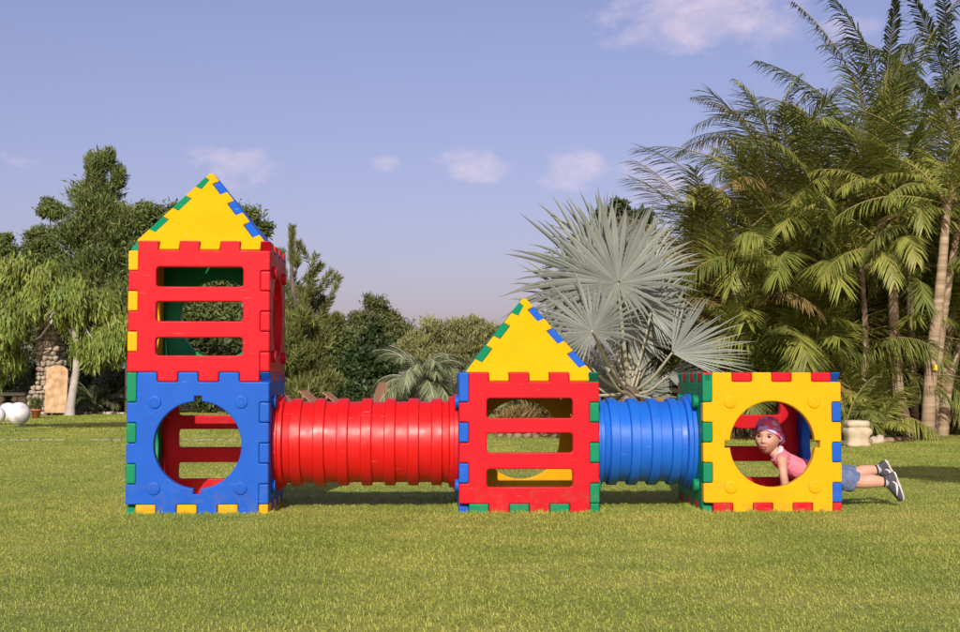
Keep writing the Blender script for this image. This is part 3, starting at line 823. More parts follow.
bare_trunk('slim tan palm trunk crossing just right of the thickest one', [(930, 438, 18.8), (938, 360, 18.8), (946, 300, 18.8), (960, 215, 18.8)], .062, 32)
bare_trunk('grey leaning palm trunk with its foot left of the thickest trunk', [(908, 439, 18.6), (900, 400, 18.6), (895, 340, 18.7), (892, 255, 18.8)], .085, 33)
bare_trunk('thin upright palm stem between the grey and the thickest trunk', [(914, 438, 19.2), (913, 380, 19.2), (910, 300, 19.2), (906, 220, 19.2)], .055, 34)
bare_trunk('thin leaning stem rising behind the cream stone planter', [(857, 439, 18.9), (861, 400, 18.9), (866, 350, 18.9), (862, 270, 19.0)], .05, 35)
tagm = mat('yellow_tag', (.75, .5, .02), .5, .4)
c0 = P(935, 367, 10.27) 
tp = box(c0[0] - .032, c0[0] + .032, c0[1] - .012, c0[1] + .03, c0[2] - .045, c0[2] + .03).mesh('yellow_tag', tagm)
tp.transform(Matrix.Translation(-t1.location)); link('tag', bevel_mesh(tp, .006), t1)

# ------------------------------------------------------------------ silver fan palm
def fan_leaf(center, normal, upv, Rr, span, r, nseg=40, drop=.14):
    """costapalmate blade: pleated disc whose segments split and taper; built round its hastula"""
    n = nrm(np.asarray(normal, float)); u = nrm(np.asarray(upv, float) - n * np.dot(upv, n)); sx = np.cross(u, n)
    g = Geo(); th = np.linspace(-span / 2, span / 2, nseg + 1)
    for k in range(nseg):
        a, b = th[k], th[k + 1]; m = (a + b) / 2; w = (b - a)
        Rk = Rr * (.48 + .52 * math.cos(m * .5)) * r.uniform(.80, 1.08)
        bend = r.uniform(.4, 1.5) * drop
        if r.random() < .05: Rk *= .6
        m2 = m + r.normal() * .035
        def pt(ang, rad, lift):
            cup = -.42 * Rr * (rad / Rr) ** 2 * -1
            droop = np.array([0, 0, -1.0]) * bend * max(0, rad / Rk - .5) ** 2 * 2.4 * Rr
            return center + (u * math.cos(ang) + sx * math.sin(ang)) * rad + n * (lift + cup * .6 + 0) + droop
        h = w * .42
        rr = (.03, .25, .5, .68, .85)
        hw = (.5, .5, .44, .27, .13)
        V = []
        for q, f in zip(rr, hw):
            rad = q * Rk; aa = w * f
            am = m + (m2 - m) * q
            V += [pt(am - aa, rad, 0), pt(am, rad, h * rad * (f / .5)), pt(am + aa, rad, 0)]
        V.append(pt(m2, Rk, 0)); q4 = []
        for i in range(len(rr) - 1):
            o = i * 3; q4 += [(o, o + 1, o + 4, o + 3), (o + 1, o + 2, o + 5, o + 4)]
        o = (len(rr) - 1) * 3
        g.add(V, q4, [(o, o + 1, o + 3), (o + 1, o + 2, o + 3)] if False else [(o, o + 1, len(V) - 1), (o + 1, o + 2, len(V) - 1)])
    return g

def fan_palm():
    r = np.random.default_rng(5); D = 17.6; Y = D - 7.8; k = D / FPX
    b = P(628, 385, Y + .3); b[2] = 0
    o = empty('fan_palm', b); tag(o, 'large silvery blue-grey fan palm with stiff pleated leaves behind the blue tunnel', 'palm')
    tr = smoothpath([(0, 0, -.05), (0, 0, .3), (.02, 0, .72)], 8)
    link('trunk', tube(tr, [.26, .25, .24, .23, .22, .21, .19, .16], 14).mesh('trunk', BARK, True), o)
    hub = np.array([.02, 0, .62])
    # centre px, centre py, depth offset, normal, up, radius px, span
    L = [(618, 283, -.35, (-.12, -1, .30), (-.10, 0, 1), 90, 6.0),
         (592, 331, -.75, (-.40, -1, .35), (-.35, 0, 1), 66, 5.6),
         (596, 278, .15, (-.70, -.8, .25), (-.95, 0, .45), 108, 3.8),
         (584, 304, .3, (-.65, -.8, .2), (-1, 0, .2), 82, 4.0), (626, 392, .4, (.1, -.9, .4), (.1, 0, 1), 46, 4.6), (650, 390, .5, (.4, -.8, .4), (.8, 0, .6), 44, 4.2), (596, 392, .6, (-.4, -.8, .4), (-.8, 0, .6), 44, 4.2),
         (604, 262, .5, (-.45, -.8, -.1), (-.45, .1, 1), 74, 3.6),
         (648, 280, .45, (.65, -.8, .15), (.55, 0, 1), 74, 4.2),
         (652, 308, .1, (.55, -.8, .4), (.9, 0, .35), 58, 4.2),
         (672, 353, -.3, (.15, -.75, .65), (1, -.1, .62), 84, 2.1),
         (668, 376, -.1, (.3, -.5, .85), (1, -.2, .18), 70, 2.3),
         (580, 356, -.1, (-.6, -.6, .6), (-1, 0, .25), 56, 4.0),
         (632, 255, 1.0, (.1, -.9, -.2), (.15, 0, 1), 58, 4.0),
         (636, 338, .3, (.25, -.9, .35), (.3, 0, 1), 50, 4.4),
         (608, 374, -.3, (-.5, -.7, .3), (-.2, 0, 1), 46, 1.3),
         (598, 388, .1, (.6, -.7, .2), (-.12, 0, 1), 52, 1.1),
         (640, 372, .2, (.7, -.6, .3), (.35, 0, 1), 50, 1.6),
         (655, 340, .5, (-.5, -.8, .3), (.6, 0, .8), 62, 2.6),
         (566, 318, .8, (-.8, -.6, .2), (-1, 0, .45), 56, 3.6)]
    for px, py, dy, nm, up, rp, sp in L:
        c = P(px, py, Y + dy) - b
        lf = fan_leaf(c, nm, up, rp * k * (1 + dy / D), sp, r)
        lo = link('fan_leaf', lf.mesh('fan_leaf', L_BISM), o)
        md = (hub + c) / 2 + np.array([0, 0, -.08])
        st = smoothpath([hub, md, c], 10)
        link('petiole', tube(st, [(.04 - .022 * i / 9, .022 - .008 * i / 9) for i in range(10)], 6).mesh('petiole', PETI, True), lo)
    # dead skirt leaves
    for px, py, rp, up in ((590, 396, 40, (-.5, -.2, -1)), (650, 398, 42, (.6, -.2, -1)), (622, 405, 44, (0, -.3, -1))):
        c = P(px, py, Y - .2) - b
        lf = fan_leaf(c, (0, -1, .4), up, rp * k, 2.2, r, 22, .2); lo = link('fan_leaf', lf.mesh('fan_leaf', L_BROWN), o); lo['label'] = 'dry brown hanging fan leaf'
        link('petiole', tube(smoothpath([hub, (hub + c) / 2, c], 6), np.linspace(.03, .016, 6), 6).mesh('petiole', PETI, True), lo)
fan_palm()

# ------------------------------------------------------------------ trees on the left and in the middle
GT = 'leafy trees behind the lawn'
tree('mango_tree', 'pale-trunked tree with long drooping leaves standing by the tan arched board', 'tree', 70, 33,
     [(8, 284, 34), (42, 278, 30), (2, 325, 30), (90, 308, 30), (114, 328, 22), (66, 296, 28), (-28, 310, 40), (96, 338, 19), (102, 352, 20), (116, 346, 18), (-2, 352, 28), (82, 345, 14), (-22, 345, 34), (30, 300, 22)], 52000, .22, .048, L_MANGO, PALEBARK, .115, 'droop', (68, 290), .15, 28, .06, 41, GT)
tree('tall_tree', 'tallest dark tree on the left with a feathery pointed top', 'tree', 100, 41,
     [(94, 172, 11, 0, 1.9), (108, 160, 9, 0, 1.5), (118, 178, 10, 0, 1.3), (100, 195, 20), (100, 212, 26), (84, 240, 28), (118, 232, 30), (138, 222, 24), (105, 275, 40), (140, 265, 34), (70, 285, 30), (128, 310, 42), (85, 325, 40)], 95000, .20, .042, L_TALL, BARK, .16, 'up', None, .26, 30, .2, 42, GT)
tree('round_tree', 'small dark rounded tree left of the tallest one', 'tree', 46, 43, [(50, 210, 17), (44, 236, 20), (52, 262, 26), (40, 290, 28), (42, 325, 34)], 32000, .17, .046, L_TALL, BARK, .14, 'spray', None, .18, 20, .2, 43, GT)
tree('round_tree', 'dark tree cut off by the left edge of the picture', 'tree', -12, 42, [(2, 245, 16), (-12, 262, 26), (10, 285, 26), (-25, 310, 40), (5, 330, 36)], 30000, .17, .046, L_TALL, BARK, .16, 'spray', None, .18, 20, .25, 44, GT)
tree('broad_tree', 'broad tree right behind the tower roof', 'tree', 205, 38, [(152, 216, 20), (178, 222, 24), (160, 252, 32), (205, 215, 22), (236, 222, 22), (262, 232, 12), (240, 258, 24), (195, 270, 42), (215, 320, 42), (165, 320, 44)], 85000, .17, .046, L_TALL, BARK, .16, 'spray', None, .25, 28, .22, 45, GT)
tree('bushy_tree', 'low dark leafy tree between the conifer and the feathery acacia', 'tree', 335, 36, [(332, 325, 17), (318, 345, 22), (345, 340, 20), (330, 368, 28), (352, 365, 20)], 20000, .15, .045, L_TALL, BARK, .12, 'spray', None, .24, 16, .25, 46, GT)
tree('acacia_tree', 'light feathery acacia with pale bare twigs above the red tunnel', 'tree', 378, 37, [(372, 306, 13), (386, 318, 17), (362, 322, 15), (400, 332, 15), (380, 340, 22), (404, 352, 18), (372, 300, 7)], 13000, .13, .032, L_MID, PALEBARK, .10, 'spray', (378, 355), .26, 16, .12, 47, GT, per=10)
tree('shrub_tree', 'pale grey-green bushy shrub just left of the small house roof', 'shrub', 455, 34, [(432, 333, 18), (455, 327, 16), (476, 330, 18), (410, 345, 16), (498, 335, 18), (440, 350, 24), (470, 350, 26), (444, 362, 30), (478, 365, 28), (420, 350, 18), (505, 355, 26), (500, 385, 28)], 30000, .13, .03, L_GREY, BARK, .06, 'up', (455, 385), .2, 26, .25, 48, GT)
tree('climber_column', 'dense dark glossy climber column behind the red tunnel', 'shrub', 370, 25, [(372, 348, 20), (360, 368, 22), (385, 366, 20), (368, 390, 26), (390, 392, 20), (358, 400, 20), (376, 336, 12)], 13000, .12, .062, L_IVY, BARK, .07, 'flat', (370, 385), .2, 20, .35, 49)
tree('broad_tree', 'dark treetop peeping over the silver fan palm', 'tree', 622, 31, [(606, 214, 10), (618, 208, 10), (642, 216, 12), (628, 235, 24), (650, 260, 30), (615, 270, 32), (640, 310, 40)], 11000, .24, .10, L_DARK, BARK, .16, 'flat', None, .22, 16, .25, 50, GT)
for i, (px, d, lbs, lb) in enumerate((
        (690, 27, [(690, 300, 36), (670, 350, 40), (715, 350, 42), (690, 395, 42)], 'dark thicket behind the left arecas'),
        (780, 27.5, [(775, 260, 46), (800, 310, 48), (760, 340, 48), (790, 390, 48)], 'dark thicket behind the arecas above the yellow cube'),
        (870, 27, [(865, 230, 50), (880, 300, 50), (850, 350, 48), (880, 395, 46)], 'dark thicket behind the stone planter'),
        (965, 26, [(960, 240, 50), (985, 300, 52), (945, 345, 48), (975, 395, 48)], 'dark thicket at the right frame edge'))):
    tree('evergreen_thicket', lb, 'shrub', px, d, lbs, 9000, .30, .11, L_DARK, BARK, .12, 'spray', None, .26, 16, .4, 60 + i, 'dark evergreen thickets behind the palms')
# understory
for i, (px, d, lbs, m_, lb) in enumerate((
        (15, 37, [(5, 380, 20), (28, 372, 18), (15, 400, 18), (-20, 385, 26)], L_FERN, 'grey-green understory shrub behind the stone bench'),
        (100, 36, [(92, 385, 18), (112, 378, 18), (100, 402, 16), (122, 398, 16)], L_FERN, 'ferny understory shrub between the pale trunk and the tower'),
        (60, 40, [(55, 350, 30), (80, 365, 26), (40, 390, 26), (75, 398, 20)], L_DARK, 'deep green shrub in the shade behind the arched board'),
        (175, 36, [(150, 375, 26), (185, 360, 30), (215, 362, 30), (165, 340, 28), (210, 335, 28), (240, 345, 26), (170, 402, 20), (205, 404, 18)], L_DARK, 'dark shrub seen through the tower openings'),
        (262, 34, [(250, 375, 28), (275, 385, 24), (240, 402, 18), (268, 406, 16)], L_DARK, 'dark shrub right behind the tower edge'),
        (315, 32, [(300, 382, 22), (322, 388, 20), (340, 396, 18), (310, 404, 16)], L_DARK, 'dark low shrub behind the wooden loungers'),
        (430, 30, [(412, 398, 18), (440, 402, 18), (465, 400, 18)], L_DARK, 'low dark shrub right of the silver feather palm'),
        (545, 27, [(530, 375, 32), (560, 370, 34), (550, 405, 26), (525, 408, 20), (580, 405, 26)], L_DARK, 'dark shrub behind the small house'),
        (640, 24, [(610, 395, 26), (640, 400, 26), (665, 405, 24), (590, 410, 20)], L_FERN, 'shrub in the shade under the silver fan palm'))):
    tree('understory_shrub', lb, 'shrub', px, d, lbs, 5200, .20, .075, m_, BARK, .05, 'spray', (px, 400), .26, 14, .35, 80 + i, 'understory shrubs at the lawn edge')
tree('dry_shrub', 'reddish-brown dry shrub seen through the small house', 'shrub', 530, 20.3, [(512, 420, 14), (532, 416, 15), (552, 421, 14), (575, 424, 13), (600, 424, 14)], 3600, .22, .022, L_BROWN, BARK, .03, 'up', (530, 430), .3, 14, .3, 95)

def conifer():
    r = np.random.default_rng(9); D = 29.0; Y = D - 7.8; k = D / FPX; b = P(298, 385, Y); b[2] = 0
    o = empty('conifer', b); tag(o, 'shaggy conifer with upswept candle shoots right of the tower', 'tree')
    top = P(291, 246, Y) - b
    tr = smoothpath([(0, 0, -.05), (.05, 0, top[2] * .4), (top[0] * .7, 0, top[2] * .75), top], 14)
    gt = tube(tr, np.linspace(.13, .02, 14), 8); g = Geo()
    def shoot(p, d, L, n):
        s = r.random(n) ** .8; pos = p + d * (s * L)[:, None]
        a = nrm(np.cross(d, r.normal(size=(n, 3)))); ax = nrm(a * .75 + d * .8)
        leaves(pos + ax * .07, ax, r.normal(size=(n, 3)), np.full(n, .17) * r.uniform(.8, 1.3, n), np.full(n, .017), g, 0, 0)
    shoot(top - [0, 0, .45], nrm(np.array([.03, 0, 1.0])), .85, 420)
    lv = 0
    for (px, py, dy) in ((298, 262, -.2), (283, 268, .1), (309, 276, -.2), (320, 288, 0), (290, 292, .3), (302, 302, -.4), (314, 310, .3), (280, 312, .2), (294, 324, -.4), (308, 334, -.4), (284, 345, .3), (322, 330, .2)):
        q = P(px, py, Y + dy) - b; z0 = max(.3, q[2] - .30); cpt = tr[np.argmin(abs(tr[:, 2] - z0))]
        gt.merge(tube(smoothpath([cpt, (cpt + q) / 2 - [0, 0, .10], q], 7), np.linspace(.03, .012, 7), 6))
        nb = 3 if py < 300 else 7
        for j_ in range(nb):
            q2 = q + (r.normal(size=3) * np.array([.14, .14, .08]) if j_ else 0)
            shoot(q2 - [0, 0, .1], nrm(np.array([(px - 296) * .022, 0, 1.0]) + r.normal(size=3) * .28), r.uniform(.38, .6), 150)
        shoot((cpt + q) / 2, nrm(q - cpt), np.linalg.norm(q - cpt) * .5, 80)
    link('crown', g.mesh('crown', L_PINE), o); link('trunk', gt.mesh('trunk', BARK, True), o)
conifer()
tree('pine_bush', 'olive needled bush at the foot of the conifer', 'shrub', 300, 27.6, [(302, 318, 15, -.5), (290, 338, 18, -.5), (318, 335, 16), (296, 356, 22, -.6), (302, 392, 24, -.6), (285, 355, 22), (312, 352, 18), (300, 378, 26), (322, 380, 18), (284, 392, 24)], 22000, .20, .026, L_PINE, BARK, .08, 'up', (298, 370), .24, 18, .3, 51)

def butia():
    r = np.random.default_rng(77); D = 22.0; b = P(420, 385, D - 7.8); b[2] = 0
    o = empty('feather_palm', b); tag(o, 'low silvery feather palm with recurved fronds above the red tunnel', 'palm')
    h = P(420, 388, D - 7.8) - b; gl, gr = Geo(), Geo()
    for k in range(32):
        a, q = frond(h, k * 2.4 + r.normal() * .2, r.uniform(.2, 1.5), r.uniform(1.3, 2.3), r.uniform(.85, 1.2), r, 60, .32, .010, .15, r.normal() * .2, .2, .65)
        gl.merge(q); gr.merge(a)
    link('crown', gl.mesh('crown', L_BUTIA), o); link('frond_stalks', gr.mesh('frond_stalks', PETI, True), o)
    link('trunk', tube(smoothpath([(0, 0, -.05), h * .5, h], 6), [.14, .14, .13, .13, .12, .10], 10).mesh('trunk', BARK, True), o)
butia()

def dwarf_palm(label, px, d, py, L, seed, m):
    r = np.random.default_rng(seed); b = P(px, 385, d - 7.8); b[2] = 0
    o = empty('dwarf_palm', b); tag(o, label, 'palm', 'dwarf palms at the lawn edge'); h = P(px, py, d - 7.8) - b; gl, gr = Geo(), Geo()
    for k in range(13):
        a, q = frond(h, k * 2.4 + r.normal() * .2, r.uniform(.2, 1.35), r.uniform(.7, 1.3), L * r.uniform(.8, 1.15), r, 34, .30 * L, .02, .3, r.normal() * .3)
        gl.merge(q); gr.merge(a)
    link('crown', gl.mesh('crown', m), o); link('frond_stalks', gr.mesh('frond_stalks', RACH, True), o)
    link('trunk', tube([(0, 0, -.03), h * .6, h], [.07, .06, .05], 8).mesh('trunk', BARK, True), o)
dwarf_palm('dwarf palm with grey fronds just right of the pale trunk', 95, 34.5, 405, 1.0, 101, L_FERN)
dwarf_palm('dwarf palm close against the left side of the tower', 113, 34.8, 402, .9, 102, L_FERN)
dwarf_palm('dwarf palm behind the terracotta pot', 30, 35.5, 392, 1.0, 103, L_FERN)
dwarf_palm('spiky young palm right of the cream stone planter', 878, 17.9, 428, .75, 104, L_ARECA)
dwarf_palm('spiky young palm left of the cream stone planter', 846, 17.6, 425, .8, 105, L_ARECB)

# ------------------------------------------------------------------ garden things on the left
ROCK = mat('rubble_stone', (.30, .24, .17), .9, .2, var=(.46, .40, .32), vscale=6, bump=.5, bscale=30, island=.30, hue=.02)
def stone(c, r3, r, g, sub=2):
    bm = bmesh.new(); bmesh.ops.create_icosphere(bm, subdivisions=sub, radius=1)
    ph = r.uniform(0, 6, 6)
    for v in bm.verts:
        d = v.co; k = 1 + .13 * math.sin(3 * d.x + ph[0]) + .11 * math.sin(4 * d.y + ph[1]) + .10 * math.sin(3.5 * d.z + ph[2]) + .06 * math.sin(7 * d.x + 5 * d.z + ph[3])
        for i in range(3): d[i] = math.copysign(abs(d[i]) ** .7, d[i])
        v.co = d * k * .9
    V = np.array([v.co[:] for v in bm.verts]); a = r.uniform(-.4, .4); ca, sa = math.cos(a), math.sin(a)
    V = V * r3; V[:, 0], V[:, 2] = V[:, 0] * ca - V[:, 2] * sa, V[:, 0] * sa + V[:, 2] * ca
    g.add(V + c, None, [[v.index for v in f.verts] for f in bm.faces]); bm.free()

def pillar():
    r = np.random.default_rng(3); b = P(48, 385, 26.1); b[2] = 0; g = Geo(); k = 34.8 / FPX
    z = 0.0
    while z < 2.15:
        h = r.uniform(.09, .16); wd = .24 + (.18 if z < .7 else 0) * (1 - z / .7 if z < .7 else 0)
        x = -wd - (.10 if z < .7 else 0)
        while x < wd:
            l = r.uniform(.10, .22)
            for yy in (-.2, .2): stone((x + l / 2, yy, z + h / 2), (l * .55, .13, h * .55), r, g)
            x += l
        z += h
    g.merge(box(-.2, .2, -.2, .2, 0, 2.1))
    o = link('stone_pillar', g.mesh('stone_pillar', ROCK, True)); o.location = b
    tag(o, 'rough rubble stone pillar in the shade behind the arched board', 'pillar')
pillar()
BOARD = mat('tan_board', (.36, .215, .10), .85, .2, var=(.60, .43, .26), vscale=6, bump=.5, bscale=18, detail=8)
def arch_board():
    b = G(55.5, 415.5); k = (b[1] + 7.8) / FPX; w2 = 10.8 * k; h = 50 * k
    ol = [(-w2, .06), (w2, .06), (w2, h * .86)] + [(w2 * math.cos(a), h * .86 + h * .14 * math.sin(a)) for a in np.linspace(.1, math.pi - .1, 14)] + [(-w2, h * .86)]
    me = plate([ol], .07, .008, 'arched_board', BOARD); me.transform(Matrix.Rotation(R(90), 4, 'X') @ Matrix.Identity(4)); me.transform(Matrix.Rotation(R(-6), 4, 'X'))
    o = empty('arched_board', b); tag(o, 'tan arched board leaning upright in front of the stone pillar', 'board')
    link('board', me, o)
    f = Geo(); f.merge(box(-w2, -w2 + .07, -.05, .3, 0, .059)); f.merge(box(w2 - .07, w2, -.05, .3, 0, .059)); link('foot', f.mesh('foot', BARK), o)
    link('strut', tube([(0, .17, h * .6), (0, .36, .03)], [.02, .02], 8).mesh('strut', BARK, True), o)
arch_board()
WHITEP = mat('white_globe', (.80, .79, .77), .4, .4, var=(.72, .71, .68), vscale=3)
BASEP = mat('globe_foot', (.25, .25, .25), .6, .3)
def ball(label, px, py, rp):
    b = G(px, py); k = (b[1] + 7.8) / FPX; r_ = rp * k
    o = empty('garden_globe', b); tag(o, label, 'globe', 'white garden globes')
    th = np.linspace(-math.pi / 2 + .25, math.pi / 2 - .02, 20)
    link('globe', lathe([(r_ * math.cos(t), r_ * 1.0 + .01 + r_ * math.sin(t)) for t in th], 32).mesh('globe', WHITEP, True), o)
    link('foot', lathe([(.0005, 0), (r_ * .36, 0), (r_ * .36, .03), (r_ * .25, .045)], 24).mesh('foot', BASEP, True), o)
ball('largest white garden globe, in front of the others', 18.5, 425.5, 11.2)
ball('white garden globe half hidden behind the largest one', 8, 422, 9.3)
ball('white garden globe cut by the left edge of the picture', -4, 425, 9.0)
STONEG = mat('grey_slab', (.33, .31, .28), .85, .2, var=(.42, .40, .36), vscale=5, bump=.3, bscale=30)
def bench():
    b = P(14, 385, 26.4); b[2] = 0; o = empty('stone_bench', b); tag(o, 'grey slab bench on rubble stone legs at the left edge', 'bench')
    link('seat', bevel_mesh(box(-.62, .34, -.2, .2, .47, .55).mesh('seat', STONEG), .01), o)
    r = np.random.default_rng(4)
    for x in (-.42, .14):
        g = Geo()
        for i in range(3):
            for j in range(2): stone((x + .11 * (j * 2 - 1) * .9, 0, .08 + i * .155), (.12, .16, .085), r, g)
        link('leg', g.mesh('leg', ROCK, True), o)
bench()
TERRA = mat('terracotta', (.38, .13, .06), .8, .25, var=(.46, .18, .09), vscale=8)
def pot():
    b = G(36, 418.5); o = empty('flower_pot', b); tag(o, 'terracotta pot with a small green plant left of the arched board', 'pot')
    link('pot', lathe([(.0005, 0), (.07, 0), (.11, .17), (.125, .17), (.125, .21), (.105, .21), (.095, .18), (.0005, .18)], 24).mesh('pot', TERRA, True), o)
    g, _ = crown_geo([((0, 0, .33), (.19, .17, .17))], 420, .11, .03, 'up', np.random.default_rng(2)); link('plant', g.mesh('plant', L_MID), o)
pot()
RROCK = mat('reddish_rock', (.20, .125, .075), .95, .1, var=(.32, .22, .15), vscale=6, bump=.5, bscale=30)
def rocks(name, label, pts, seed, group=None, m=None):
    r = np.random.default_rng(seed)
    for i, (px, py, rr) in enumerate(pts):
        b = G(px, py); g = Geo(); stone((0, 0, rr * .45), (rr * 1.2, rr, rr * .7), r, g); o = link(name, g.mesh(name, m or ROCK, True)); o.location = b
        tag(o, label, 'stone', group)
r_ = np.random.default_rng(8)
rocks('edging_stone', 'low pale edging stone in the row where the left lawn meets the bed', [(76 + i * 4.6, 414.2 + r_.uniform(-.3, .3), r_.uniform(.05, .085)) for i in range(11)], 11, 'edging stones along the left bed')
rocks('edging_stone', 'small rough edging stone in the row along the bed behind the small house', [(500 + i * 9, 437.6 + r_.uniform(-.5, .5), r_.uniform(.045, .08)) for i in range(12)], 12, 'edging stones along the middle bed', RROCK)
rocks('edging_stone', 'rough stone on the bed edge between the planter and the palm trunks', [(868 + i * 7, 443 - i * .3 + r_.uniform(-.6, .6), r_.uniform(.04, .075)) for i in range(6)], 13, 'edging stones along the right bed', RROCK)
rocks('boulder', 'round grey boulder just right of the cream planter', [(876, 443, .085)], 14)
PATH = mat('pale_path_stone', (.27, .25, .16), .9, .2, var=(.36, .33, .22), vscale=6, bump=.4, bscale=25)
# thin broken line of flat stepping slabs across the left lawn
for i, px in enumerate(np.arange(-8, 262, 11.5)):
    b = G(px, 440.0 + r_.uniform(-.3, .3)); wv = r_.uniform(.045, .075)
    if r_.random() < .25: continue
    me = bevel_mesh(box(-wv, wv, -.08, .08, -.02, .012).mesh('paving_slab', PATH), .006); o = link('paving_slab', me); o.location = b; o.rotation_euler = (0, 0, r_.uniform(-.2, .2))
    tag(o, 'flat pale slab in the thin broken line across the left lawn', 'paving slab', 'slabs set in the left lawn')
POSTW = mat('white_post', (.62, .58, .50), .6, .3, var=(.54, .50, .43), vscale=5)
def post():
    b = G(126.5, 414); o = empty('garden_post', b); tag(o, 'slim pale post close against the left side of the tower', 'post')
    link('post', tube([(0, 0, 0), (0, 0, .8), (0, 0, 1.55)], [.055, .05, .05], 12).mesh('post', POSTW, True), o)
    link('cap', lathe([(.06, 1.55), (.065, 1.57), (.05, 1.60), (.0005, 1.62)], 16).mesh('cap', POSTW, True), o)
post()

# wooden sun loungers behind the red tunnel
WOOD = mat('brown_wood', (.26, .125, .06), .55, .35, var=(.36, .19, .10), vscale=6, stretch=(1, 6, 1), bump=.15, bscale=30)
def lounger(label, px, d, rot, ang):
    b = P(px, 385, d - 7.8); b[2] = 0; o = empty('sun_lounger', b, rot); o.scale = (.85, .85, .85); tag(o, label, 'sun lounger', 'wooden sun loungers behind the red tunnel')
    f = Geo()
    for y in (-.28, .28): f.merge(box(-.2, 1.25, y - .025, y + .025, .24, .31))
    for x in (-.2, 1.19): f.merge(box(x, x + .06, -.254, .254, .245, .305))
    link('frame', f.mesh('frame', WOOD), o)
    s = Geo()
    for i in range(9): x = .02 + i * .13; s.merge(box(x, x + .10, -.27, .27, .312, .335))
    link('seat', s.mesh('seat', WOOD), o)
    bk = Geo()
    for i in range(5): y = -.27 + i * .11; bk.merge(box(-.62, 0, y, y + .097, 0, .022))
    for x in (-.52, -.1): bk.merge(box(x, x + .05, -.26, .26, -.03, -.002))
    m = np.array(Matrix.Translation((0, 0, .337)) @ Matrix.Rotation(ang, 4, 'Y')); link('backrest', xform(bk, m).mesh('backrest', WOOD), o)
    for x in (-.15, 1.15):
        for y in (-.28, .28): link('leg', box(x - .03, x + .03, y - .022, y + .022, 0, .239).mesh('leg', WOOD), o)
lounger('brown wooden lounger backrest nearest the tower', 305, 20.2, R(-11), R(38))
lounger('brown wooden lounger second from the tower', 327, 21.3, R(-13), R(42))
lounger('brown wooden lounger third from the tower', 350, 22.4, R(-11), R(38))
lounger('brown wooden lounger with the steepest backrest, standing apart on the right', 371, 20.0, R(197), R(68))

# cream stone planter
CREAM = mat('cream_stone', (.60, .50, .34), .85, .2, var=(.46, .37, .23), vscale=9, bump=.5, bscale=22)
def planter():
    b = G(857, 446.5); o = empty('stone_planter', b); tag(o, 'cream carved stone planter on the bed edge right of the yellow cube', 'planter')
    def sqring(prof):
        g = Geo(); n = 24; V = []
        for hw, z in prof:
            for i in range(n):
                a = 2 * math.pi * i / n; c, s = math.cos(a), math.sin(a); k = (abs(c) ** 6 + abs(s) ** 6) ** (-1 / 6)
                wob = 1 + .035 * math.sin(5 * a + z * 30) + .02 * math.sin(9 * a - z * 20); V.append((hw * c * k * wob, hw * s * k * wob, z))
        q = [(i * n + j, i * n + (j + 1) % n, (i + 1) * n + (j + 1) % n, (i + 1) * n + j) for i in range(len(prof) - 1) for j in range(n)]
        return g.add(V, q)
    link('body', sqring([(.001, 0), (.135, 0), (.145, .03), (.125, .07), (.13, .12), (.155, .17), (.15, .21), (.118, .235)]).mesh('body', CREAM, True), o)
    link('rim', sqring([(.118, .236), (.135, .25), (.138, .28), (.122, .31), (.10, .315), (.095, .28), (.001, .28)]).mesh('rim', CREAM, True), o)
planter()

# shade tree outside the frame on the right: only its shadow reaches the lawn
def near_shade_tree():
    r = np.random.default_rng(120); o = empty('shade_tree', (3.2, -5.3, 0)); tag(o, 'small round tree beside the photographer, outside the right of the frame', 'tree')
    lobes = [(np.array([0, 0, 5.0]), (.80, .8, .62)), (np.array([.55, .2, 4.8]), (.62, .6, .5)), (np.array([-.35, -.1, 5.2]), (.5, .5, .42))]
    g, tips = crown_geo(lobes, 9000, .11, .05, 'flat', r, .26, 16, .4)
    link('crown', g.mesh('crown', L_MID), o); link('trunk', limbs((0, 0, 0), np.array([.05, 0, 4.3]), lobes, tips, .07, r).mesh('trunk', BARK, True), o)
near_shade_tree()
tree('shade_tree', 'round tree well outside the left of the frame, shading the far lawn', 'tree', -165, 16.5, [(-165, 30, 80, 0), (-195, 50, 60, .3), (-135, 50, 55, -.2)], 6000, .2, .09, L_MID, BARK, .10, 'flat', (-165, 120), .26, 16, .5, 121)

# ------------------------------------------------------------------ the child
YC = .41
def c(px, py, dy=0.0): return P(px, py, YC + dy)
SKIN = mat('skin', (.62, .35, .25), .5, .35, var=(.58, .315, .22), vscale=14, bump=.04, bscale=120)
SHIRT = mat('pink_shirt', (.78, .235, .30), .85, .2, var=(.72, .20, .265), vscale=18, bump=.25, bscale=45)
COLLAR = mat('pale_collar', (.80, .62, .64), .85, .2, var=(.74, .54, .57), vscale=20)
DENIM = mat('blue_denim', (.105, .145, .27), .9, .15, var=(.16, .205, .34), vscale=28, bump=.35, bscale=90)
SHOE = mat('dark_grey_shoe', (.055, .055, .065), .75, .3, var=(.085, .082, .09), vscale=30, bump=.3, bscale=150)
SOLE = mat('white_sole', (.74, .72, .70), .6, .3)
SOCK = mat('grey_sock', (.42, .42, .43), .9, .1, bump=.3, bscale=200)
SOCKB = mat('black_sock_band', (.02, .02, .022), .9, .1)
LIP = mat('lips', (.42, .13, .11), .45, .4); MOUTH = mat('mouth_inside', (.10, .025, .02), .6, .3)
EYEW = mat('eye_white', (.68, .66, .64), .25, .5); IRIS = mat('dark_iris', (.035, .02, .012), .15, .6)
HAIR = mat('brown_hair', (.05, .028, .016), .6, .3, var=(.08, .045, .025), vscale=30, stretch=(1, 1, 4))
